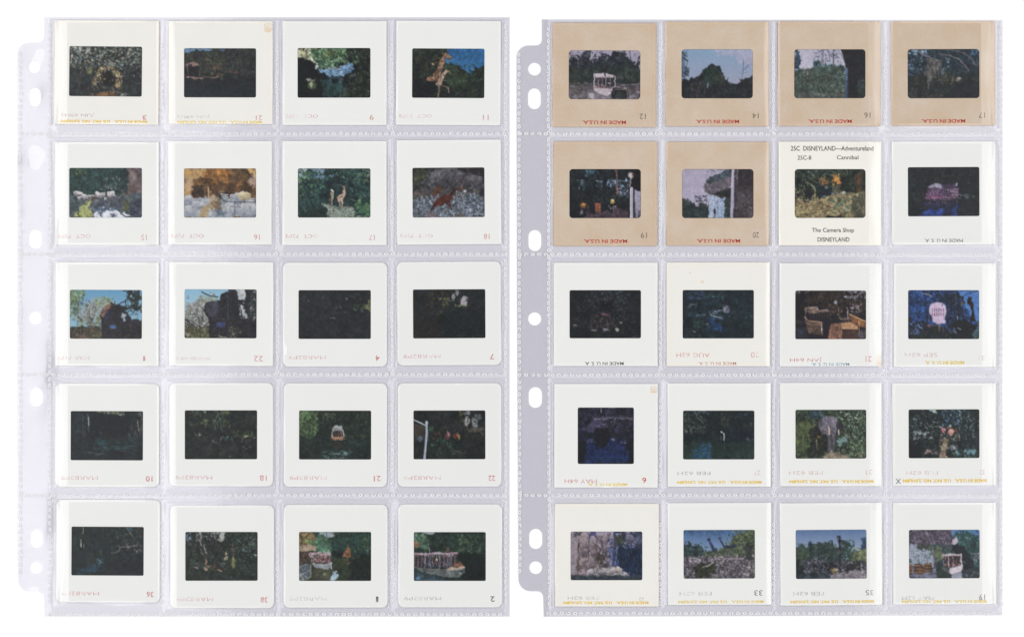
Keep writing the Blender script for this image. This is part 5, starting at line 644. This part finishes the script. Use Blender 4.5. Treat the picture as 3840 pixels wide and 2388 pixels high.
# ---------------------------------------------------------------- the slides: mount box, film box (photograph pixels), tilt, card, picture, label
PAGE = [dict(xs=[186, 605, 1039.5, 1470, 1897], ys=[70, 502, 953, 1404, 1857, 2303]), dict(xs=[2058, 2476, 2901, 3321.6, 3753], ys=[78, 502, 954, 1406, 1857, 2299])]
D = [
 (204, 78, 595, 468, 259.5, 175, 532, 362, -.5, CREAM, film_3, 'cream card slide stamped 3 showing a pale stone arch among dark speckled foliage'),
 (632, 80, 1022, 466, 690, 182, 960, 366, -.1, CREAM, film_21, 'cream card slide stamped 21 with orange corner stain and a dim lakeside hut picture'),
 (1059, 80, 1450, 470, 1116, 181, 1389, 367, 0, WHITE, film_9, 'white card slide stamped 9 showing a blue pool below bright green leaves'),
 (1486, 79, 1878, 470, 1545.6, 183, 1816.5, 368, -.3, WHITE, film_11, 'white card slide stamped 11 showing two giraffes against deep blue sky'),
 (206, 533, 595.5, 919.5, 259.5, 630, 532, 816, 0, WHITE, film_15, 'white card slide stamped 15 showing pale boulders and yellow grass beside a stream'),
 (630, 529.5, 1019, 918, 690, 632, 960, 816, 0, WHITE, film_16, 'white card slide showing an orange brown cave with lions and a striped zebra'),
 (1059, 529, 1450, 919.5, 1117, 632, 1389, 816, 0, WHITE, film_17, 'white card slide stamped 17 showing two slender antelopes standing on a green rock'),
 (1488, 525, 1879.6, 917, 1547, 629, 1817, 815, .4, WHITE, film_18, 'white card slide showing red brown animals on grey pebbles'),
 (208, 983.5, 595, 1372, 262, 1087, 532, 1270, -.2, WHITE, film_1, 'white card slide stamped 1 showing a dark ruined hut among trees under pale blue sky'),
 (634, 982.6, 1024.5, 1372, 692, 1085, 962, 1268, -.2, WHITE, film_22, 'white card slide stamped 22 showing a black ruin with rounded sign against bright sky'),
 (1060, 984, 1452, 1375, 1119.6, 1088, 1390.4, 1270.4, 0, SNOW, film_4, 'rounded white plastic slide stamped 4 with a nearly black picture and yellow right edge'),
 (1488.7, 980.7, 1879.6, 1370, 1549, 1085, 1820, 1268, .3, SNOW, film_7, 'rounded white plastic slide stamped 7, black picture with pale sky patch near its top'),
 (206, 1437, 597, 1826, 265, 1541, 536, 1725, -.2, SNOW, film_10, 'rounded white plastic slide stamped 10 showing dark water under a shadowed bank'),
 (634, 1434.7, 1024.5, 1824, 693, 1538, 964, 1721, 0, SNOW, film_18b, 'rounded white plastic slide stamped 18 showing dark jungle with lit leaves upper left'),
 (1063, 1436, 1452, 1825.6, 1121.6, 1539, 1391.6, 1722, -.1, SNOW, film_21b, 'rounded white plastic slide showing a small canopied boat seen from behind on dark water'),
 (1490.7, 1435.5, 1881, 1825, 1550.7, 1538.6, 1820, 1721, .1, SNOW, film_22b, 'rounded white plastic slide with a pale white post and tiny colourful figures'),
 (210, 1872, 600.6, 2259, 267.8, 1974, 538.6, 2156.5, -.3, SNOW, film_36, 'rounded white plastic slide stamped 36, dark picture with a blue streak at lower left'),
 (637, 1892.8, 1027.6, 2280, 695, 1993.4, 966, 2176, 0, SNOW, film_38, 'rounded white plastic slide stamped 38 showing tree trunks and a yellow hanging shape in jungle'),
 (1063, 1890.8, 1454, 2278, 1121.6, 1993.4, 1391.6, 2176.6, 0, SNOW, film_1b, 'rounded white plastic slide with docked pink canopied boat and an orange hut across water'),
 (1492.7, 1889.6, 1883, 2277, 1552, 1994, 1821.5, 2176.6, 0, SNOW, film_2b, 'rounded white plastic slide filled by a long grey hulled boat with pink canopy'),
 (2072, 87.5, 2460, 477, 2133, 190, 2401, 373, -.2, KRAFT, film_12, 'tan card slide stamped 12 showing a white boat heading towards the camera'),
 (2495.6, 82.4, 2882.6, 474, 2556, 186, 2823, 369.4, 0, KRAFT, film_14, 'tan card slide stamped 14 showing dark treetops under a wide pale sky'),
 (2918, 81.6, 3302, 473, 2978.6, 186, 3245.4, 369, 0, KRAFT, film_16b, 'tan card slide stamped 16 showing palm trunks and green scrub beside a dark doorway'),
 (3343, 81, 3731, 472, 3404, 185, 3673, 369, .2, KRAFT, film_17b, 'tan card slide stamped 17 showing bare bending branches over dark trees'),
 (2076, 531, 2464, 922, 2135.5, 634.6, 2403, 818, 0, KRAFT, film_19, 'tan card slide stamped 19 showing a white post and an orange flower pot in shade'),
 (2499.5, 532.8, 2884, 921, 2558, 634.6, 2825.6, 818, 0, KRAFT, film_20, 'tan card slide stamped 20 showing a waterfall dropping from a jutting rock ledge'),
 (2921, 531.6, 3304, 920.5, 2980.5, 634.6, 3246, 817.4, 0, SHOP, film_can, 'ivory card slide printed with upright black titles above and below a garden picture'),
 (3345, 531, 3733, 918, 3405, 627, 3673, 811, .25, WHITE, film_house, 'white card slide showing a purple pavilion mirrored in blue water at night'),
 (2076, 984.7, 2466, 1372.4, 2136, 1088, 2403.6, 1268, 0, WHITE, film_cave, 'white card slide with black print below a murky picture of a cave mouth'),
 (2499.5, 983.6, 2887, 1373, 2560, 1087.4, 2827, 1268.6, 0, CREAM, film_20b, 'cream card slide with pink print showing a pale lump in dark teal water'),
 (2924, 986.7, 3306, 1373.6, 2982.5, 1089.4, 3248, 1271.4, 0, WHITE, film_dock, 'white card slide with blue print showing a brown launch beside a wooden dock'),
 (3351, 987.5, 3735, 1376, 3405.7, 1088, 3672, 1271, 0, WHITE, film_sign, 'white card slide showing a round pink sign against vivid blue foliage'),
 (2078, 1438.7, 2467, 1827.6, 2166.7, 1527.5, 2377, 1738.7, 0, WHITE, film_sq, 'white card slide with a square dark violet picture and blue water'),
 (2503.5, 1436.3, 2890.5, 1824.4, 2561.5, 1539, 2829, 1721.8, 0, WHITE, film_27, 'white card slide showing one small pale upright shape above dark green water'),
 (2925.7, 1434.7, 3306, 1822.4, 2983.3, 1536, 3248.6, 1718.6, .1, WHITE, film_31, 'white card slide showing a grey elephant with white tusks among leaves'),
 (3347, 1436, 3735, 1820, 3407.7, 1534.5, 3673, 1717, .2, WHITE, film_32, 'white card slide with pencilled x beside its yellow print and pink blossoms pictured'),
 (2081, 1887.6, 2470.7, 2273, 2140, 1992, 2408.7, 2174, 0, CREAM, film_fall, 'cream card slide showing mauve cliffs and a blue waterfall'),
 (2504, 1884.5, 2893, 2267, 2563.5, 1986, 2831, 2168, .2, WHITE, film_33, 'white card slide stamped 33 showing two dark giraffe necks above bushes'),
 (2925.7, 1884.5, 3308, 2268.6, 2984.5, 1985.5, 3250, 2168.7, .4, WHITE, film_35, 'white card slide showing a tall carved totem pole against blue sky'),
 (3348.5, 1883, 3735, 2264.7, 3409, 1985.5, 3674, 2167, .2, WHITE, film_19b, 'white card slide showing stacked barrels and a moored white boat under a mauve tree'),
]
PAT = 'MADE IN U.S.A.   U.S. PAT. NO. 2,010,894'
MUSA = 'MADE IN U. S. A.'
def T(s, x0, y0, x1, y1, k, bold=.0, up=False, part='printed_text'): return (s, x0, y0, x1, y1, k, bold, up, part)
def TP(x0, y0, x1, y1, k, bold): return T(PAT, x0, y0, x1, y1 + 1, k, bold)
def octs(i, num):
    l, t, r, b = D[i][:4]
    return [T('OCT  72P3', l + 12, b - 40, l + 134, b - 27, 'date', .0, False, 'date_stamp'), T(num, r - (66 if len(num) > 1 else 64), b - 39, r - (45 if len(num) > 1 else 49), b - 19, 'stamp', .0, False, 'number_stamp')]
def mars(i, num, k1='date', k2='stamp'):
    l, t, r, b = D[i][:4]; n = len(num) > 1
    return [T('MAR82P9', l + 24, b - 42, l + 162, b - 28, k1, -.008, False, 'date_stamp'), T(num, r - (50 if n else 44), b - 43, r - (24 if n else (35 if num == '1' else 28)), b - 22, k2, .0 if num == '1' else .02, False, 'number_stamp')]
def tans(i, num):
    l, t, r, b = D[i][:4]
    return [T(num, r - 61, b - 50, r - 38, b - 29, 'number', .0, False, 'number_stamp'), T('MADE IN U.S.A.', l + 113, b - 24, l + 276, b - 10.5, 'red', .02)]
TX = {0: [T('JUN 69H2', 229, 425, 356, 439, 'mauve', 0, False, 'date_stamp'), T('3', 536, 431, 551, 449, 'stamp', .02, False, 'number_stamp'), TP(229, 449.5, 553, 461, 'yellow', .05)],
      1: [T('JUN 69U2', 663, 431, 788, 444, 'grey', 0, False, 'date_stamp'), T('21', 960, 434, 983, 452, 'stamp', 0, False, 'number_stamp'), TP(665, 452, 983, 463.5, 'pale', .05)],
      8: [T('MAR 71P7', 214, 1335, 336, 1348.6, 'faint', 0, False, 'date_stamp'), T('1', 537, 1334, 545, 1353, 'stamp', .0, False, 'number_stamp')],
      9: [T('PROCESSED MAR 71', 662, 1339, 788, 1349, 'faint', 0, False, 'date_stamp'), T('22', 953, 1334, 987, 1355, 'stamp', 0, False, 'number_stamp')],
      26: [T('25C  DISNEYLAND\u2014Adventureland', 2965.5, 548, 3275.4, 566, 'black', .01, True), T('25C-8', 2990.8, 584, 3042, 600, 'black', .005, True), T('Cannibal', 3138, 583, 3219, 598.5, 'black', .005, True),
           T('The Camera Shop', 3045, 855, 3202.4, 875.5, 'black', .01, True), T('DISNEYLAND', 3065.8, 890, 3185.4, 906.6, 'black', .01, True)],
      27: [T(MUSA, 3466, 896, 3610, 908.6, 'black', 0)], 28: [T(MUSA, 2192, 1356.6, 2338.5, 1369, 'black', .01)],
      29: [T('AUG 62H', 2536, 1323, 2662, 1339, 'date', 0, False, 'date_stamp'), T('20', 2816, 1320, 2846, 1341, 'date', 0, False, 'number_stamp'), T(MUSA, 2619, 1356.6, 2761, 1368.5, 'rose', .01)],
      30: [T('JAN 64H', 2962, 1339, 3083, 1356, 'stamp', 0, False, 'date_stamp'), T('21', 3246, 1335, 3268, 1356.6, 'stamp', 0, False, 'number_stamp'), T(MUSA, 3043, 1360, 3185, 1371.6, 'blue', .01)],
      31: [T('SEP 62H', 3393, 1323, 3515, 1338, 'faint', 0, False, 'date_stamp'), T('31', 3671, 1333, 3691, 1350, 'faint', 0, False, 'number_stamp'), T(MUSA, 3468, 1353, 3616, 1366.5, 'pale', .05)],
      32: [T('MAY 64H', 2117, 1796, 2238, 1810.6, 'stamp', 0, False, 'date_stamp'), T('6', 2408.7, 1790, 2423, 1810, 'red', .0, False, 'number_stamp'), T(MUSA, 2204, 1811, 2352, 1822, 'pale', .05)],
      33: [T('FEB 62H', 2540, 1767, 2664, 1780, 'grey', 0, False, 'date_stamp'), T('27', 2828, 1763, 2851, 1781, 'faint', 0, False, 'number_stamp'), TP(2538, 1800, 2856, 1812, 'yellow', .05)],
      34: [T('FEB 62H', 2958, 1765, 3085, 1779, 'faint', 0, False, 'date_stamp'), T('31', 3247, 1761, 3270, 1780, 'faint', 0, False, 'number_stamp'), TP(2958, 1796.5, 3276, 1809.5, 'yellow', .05)],
      35: [T('FEB 62H', 3397, 1765, 3517, 1779, 'faint', 0, False, 'date_stamp'), T('32', 3673, 1760, 3693, 1779, 'faint', 0, False, 'number_stamp'), TP(3384, 1793, 3700, 1806.6, 'yellow', .05), T('x', 3358, 1793, 3378, 1813, 'pencil', -.01, True, 'pencil_mark')],
      36: [T('FEB 62H', 2129, 2235, 2244, 2247, 'grey', 0, False, 'date_stamp'), T('32', 2396, 2238, 2416, 2251, 'grey', 0, False, 'number_stamp'), TP(2111.5, 2251, 2432, 2263, 'yellow', .05)],
      37: [T('FEB 62H', 2548, 2217, 2668, 2231, 'grey', 0, False, 'date_stamp'), T('33', 2828, 2212, 2859, 2232, 'number', 0, False, 'number_stamp'), TP(2542, 2247.7, 2863, 2259.5, 'pale', .05)],
      38: [T('FEB 62H', 2974, 2217, 3089, 2231, 'grey', 0, False, 'date_stamp'), T('35', 3245, 2211.5, 3274, 2231, 'number', 0, False, 'number_stamp'), TP(2962, 2247, 3276, 2259, 'yellow', .05)],
      39: [T('MAY 62M', 3381, 2233, 3501, 2248, 'grey', 0, False, 'date_stamp'), T('19', 3671, 2227, 3693, 2249, 'number', 0, False, 'number_stamp'), TP(3381, 2246, 3699, 2259, 'pale', .05)]}
for _i, _n in ((2, '9'), (3, '11'), (4, '15'), (5, '16'), (6, '17'), (7, '18')): TX[_i] = octs(_i, _n)
for _i, _n in ((10, '4'), (11, '7'), (12, '10'), (13, '18'), (14, '21'), (15, '22'), (16, '36'), (17, '38')): TX[_i] = mars(_i, _n)
for _i, _n in ((18, '1'), (19, '2')): TX[_i] = mars(_i, _n, 'grey', 'number')
for _i, _n in ((20, '12'), (21, '14'), (22, '16'), (23, '17'), (24, '19'), (25, '20')): TX[_i] = tans(_i, _n)
STAINS = {1: [(990, 86, 1021, 122)], 32: [(2438, 1446, 2464, 1474)], 30: [(3286, 1330, 3305, 1372)], 29: [(2628, 1050, 2640, 1062), (2584, 1018, 2592, 1026)]}
GAIN, LIFT = 0.90, 0.017
def rrect(x0, y0, x1, y1, r, n=5):
    return arc(x1 - r, y1 - r, r, 0, 90, n) + arc(x0 + r, y1 - r, r, 90, 180, n) + arc(x0 + r, y0 + r, r, 180, 270, n) + arc(x1 - r, y0 + r, r, 270, 360, n)
_fonts = {}
def text_mesh(s, bold):
    k = (s, bold)
    if k not in _fonts:
        cu = bpy.data.curves.new('lettering', 'FONT'); cu.body = s; cu.offset = bold; cu.resolution_u = 3; cu.fill_mode = 'FRONT'
        o = bpy.data.objects.new('lettering', cu); C.objects.link(o); bpy.context.view_layer.update()
        me = bpy.data.meshes.new_from_object(o.evaluated_get(bpy.context.evaluated_depsgraph_get()))
        v = np.array([x.co[:2] for x in me.vertices]); f = [tuple(p.vertices) for p in me.polygons]
        bpy.data.objects.remove(o); bpy.data.curves.remove(cu); bpy.data.meshes.remove(me); _fonts[k] = (v, f)
    return _fonts[k]
MT = 0.00100                                                     # mount thickness
def slide(i):
    l, t, r, b, fl, ft, fr, fb, tilt, mat, pic, label = D[i]
    cx, cy = (l + r) / 2, (t + b) / 2
    root = thing('photo_slide', label, 'photo slide', (wx(cx), wy(cy), 0.00032), math.radians(tilt), 'slides in the left page' if i < 20 else 'slides in the right page')
    X = lambda px: (px - cx) * S
    Y = lambda py: (cy - py) * S
    plastic_mount = mat is SNOW
    R = 22 if plastic_mount else 3; fr_r = 12 if mat is KRAFT or mat is SHOP else (5 if plastic_mount else 6)
    bv = 4.5 if plastic_mount else 1.6
    hw, hh = (r - l) / 2, (b - t) / 2
    A = (fl - cx, cy - fb, fr - cx, cy - ft)
    # mesh loops from the outer foot over the face and down into the window
    if plastic_mount:
        prof = [(0, R, 0), (0, R, MT * .6), (bv * .4, R - 1, MT * .9), (bv, R - 2, MT)]
    else:
        prof = [(0, R, 0), (0, R, MT * .85), (bv, R, MT), (20, 4, MT), (23, 4, MT - .00007)]
    zt = prof[-1][2]; loops = []
    for ins, rad, z in prof: loops.append([(x * S, y * S, z) for x, y in rrect(-hw + ins, -hh + ins, hw - ins, hh - ins, max(rad, .6))])
    for outset, z in ((9, zt), (6, zt - .00006), (1.2, zt - .00010), (0, zt - .00022), (0, .0002)):
        loops.append([(x * S, y * S, z) for x, y in rrect(A[0] - outset, A[1] - outset, A[2] + outset, A[3] + outset, fr_r + outset * .6)])
    loops.append(loops[-1]); loops[-1] = [(x, y, 0) for x, y, z in loops[-2]]
    n = len(loops[0]); vs = [p for lp in loops for p in lp]; fs = []
    for q in range(len(loops) - 1):
        fs += [(q * n + k, q * n + (k + 1) % n, (q + 1) * n + (k + 1) % n, (q + 1) * n + k) for k in range(n)]
    q = len(loops) - 1; fs += [(q * n + k, q * n + (k + 1) % n, (k + 1) % n, k) for k in range(n)]
    mesh_obj('mount', vs, fs, mat, root)
    # the film: flat photographic print, one colour per grid point
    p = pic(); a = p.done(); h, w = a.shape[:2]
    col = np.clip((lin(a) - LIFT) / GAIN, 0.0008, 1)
    gx = np.linspace(fl - 2.5, fr + 2.5, w); gy = np.linspace(ft - 2.5, fb + 2.5, h)
    fv = [(X(x), Y(y), .00056) for y in gy for x in gx]
    ff = [(j * w + k, (j + 1) * w + k, (j + 1) * w + k + 1, j * w + k + 1) for j in range(h - 1) for k in range(w - 1)]
    fo = mesh_obj('film', fv, ff, FILM, root)
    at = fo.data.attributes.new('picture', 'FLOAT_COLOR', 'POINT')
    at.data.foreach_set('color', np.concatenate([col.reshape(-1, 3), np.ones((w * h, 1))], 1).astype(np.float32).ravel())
    # stamps and print
    for s, x0, y0, x1, y1, k, bold, upright, part in TX.get(i, []):
        v, f = text_mesh(s, bold); mn, mx = v.min(0), v.max(0); u = (v - mn) / (mx - mn)
        if not upright: u = 1 - u
        zz = MT + .00002 if y1 > b - 22 or plastic_mount else MT - .00004
        zz = MT + .00003
        mesh_obj(part, [(X(x0 + a * (x1 - x0)), Y(y1 - c * (y1 - y0)), zz) for a, c in u], f, INK[k], root)
    for (x0, y0, x1, y1) in STAINS.get(i, []):
        o = mesh_obj('stain', [(x * S, y * S, 0) for x, y in rrect(-(x1 - x0) / 2, -(y1 - y0) / 2, (x1 - x0) / 2, (y1 - y0) / 2, min(x1 - x0, y1 - y0) * .3)], [tuple(range(24))], STAIN, root, loc=(X((x0 + x1) / 2), Y((y0 + y1) / 2), MT + .000015))
    return root
for i in range(40): slide(i)
for pg in (0, 1):
    xs, ys = PAGE[pg]['xs'], PAGE[pg]['ys']
    root = thing('slide_page', ['clear twenty-pocket plastic page with glaring punched margin, holding only white and cream slides', 'clear twenty-pocket plastic page with grey punched margin, holding six tan slides near its top'][pg], 'slide page', (0, 0, 0), 0, 'plastic slide pages')
    lift, outl, holes = ((lift1, OUT1, HOLES1), (lift2, OUT2, HOLES2))[pg]
    skew = (lambda x, y: x) if pg == 0 else (lambda x, y: x + (y - 1200) * .0022 * max(0, min(1, (2500 - x) / 500)))
    sheet('backing_sheet', outl, holes, lift, .00008, .00026, SHEET, root, 17 if pg == 0 else 40, 240 if pg == 0 else 2100)
    edge = xs[0]
    tab = [p for p in outl if p[0] < edge - 8 and 100 < p[1] < 2260]
    tab = [(edge, 2252), ] + [p for p in outl if p[0] <= edge and 66 < p[1] < 2300 and not (p[0] > edge - 30 and p[1] > 2260)] + [(edge, 100)]
    x_in = min(p[0] for p in outl)
    strip = [(edge, outl[0][1] + 1), (edge, outl[1][1] - 1)] + [p for p in outl[2:]]
    sheet('margin_strip', strip, holes, lambda x, y: lift(x, y) + .00022, .0002, 0.00024, STRIP, root, 17 if pg == 0 else 40, 9999)
    for rI in range(5):
        for cI in range(4):
            k = pg * 20 + rI * 4 + cI; l, t, r, b = D[k][:4]
            yt = ys[rI] + (13 if rI else 4); cell = (skew(xs[cI], t), skew(xs[cI + 1], t), yt, ys[rI + 1])
            wl, wr = l + 8, r - 8; hump = (0, 0, 0)
            if pg == 0 and cI == 0: wl = l + 49; hump = (-1, 38, .0009)
            if pg == 0 and cI == 1: wl = l + 26; hump = (-1, 22, .0004)
            if pg == 1 and cI == 3: wr = r - 53; hump = (1, 42, .0009)
            if pg == 1 and cI == 2: wr = r - 46; hump = (1, 32, .0007)
            if pg == 1 and cI == 1: wr = r - 20; hump = (1, 16, .0003)
            pocket(root, cell, (l, t, r, b), (wl, t + 8, wr, b - 8), k + 1, hump, ((2.3, 1.7, .8, .6), (.5, .7, 1.4, 2.0))[pg][cI])
        y = ys[rI] + (13 if rI else 4)
        x0, x1 = xs[0] + 4, xs[4] + 5
        nL = 60; lv = []
        for q in range(nL + 1):
            x = x0 + (x1 - x0) * q / nL; z = .0010 + .00012 * float(value_noise(x, y, 90, 12 + rI))
            for dy, dz in ((-1.3, 0), (0, .00012), (1.3, 0)): lv.append((wx(x), wy(y + dy), z + dz))
        mesh_obj('pocket_hem', lv, [(3 * q + j, 3 * q + j + 1, 3 * q + j + 4, 3 * q + j + 3) for q in range(nL) for j in (0, 1)], LIPM, root, smooth=True)
    P = 24.5
    top, bot = ys[0], ys[5]
    xo = min(p[0] for p in outl)
    for x in [xo + 11] + xs:
        first = 205 if x == xo + 11 else top + 28
        last = bot - 6 if x != xo + 11 else 2180
        pts = []
        n = int((last - first) / P)
        for q in range(n):
            y = first + q * P; row = max(j for j in range(6) if ys[j] <= y + 1)
            if x in xs[1:4] and y < ys[row] + 95 and row < 5: continue
            pts.append((skew(x, y), y))
        seam(root, pts, lift, 'v', z=.00052 if x > xo + 30 else .0006)
    for y in ys[1:]:
        x0 = xo + 12 if y < 2200 else xs[0]
        n = int((xs[4] - x0) / P)
        seam(root, [(x0 + q * P, y) for q in range(n + 1)], lift, 'h', z=.00056)
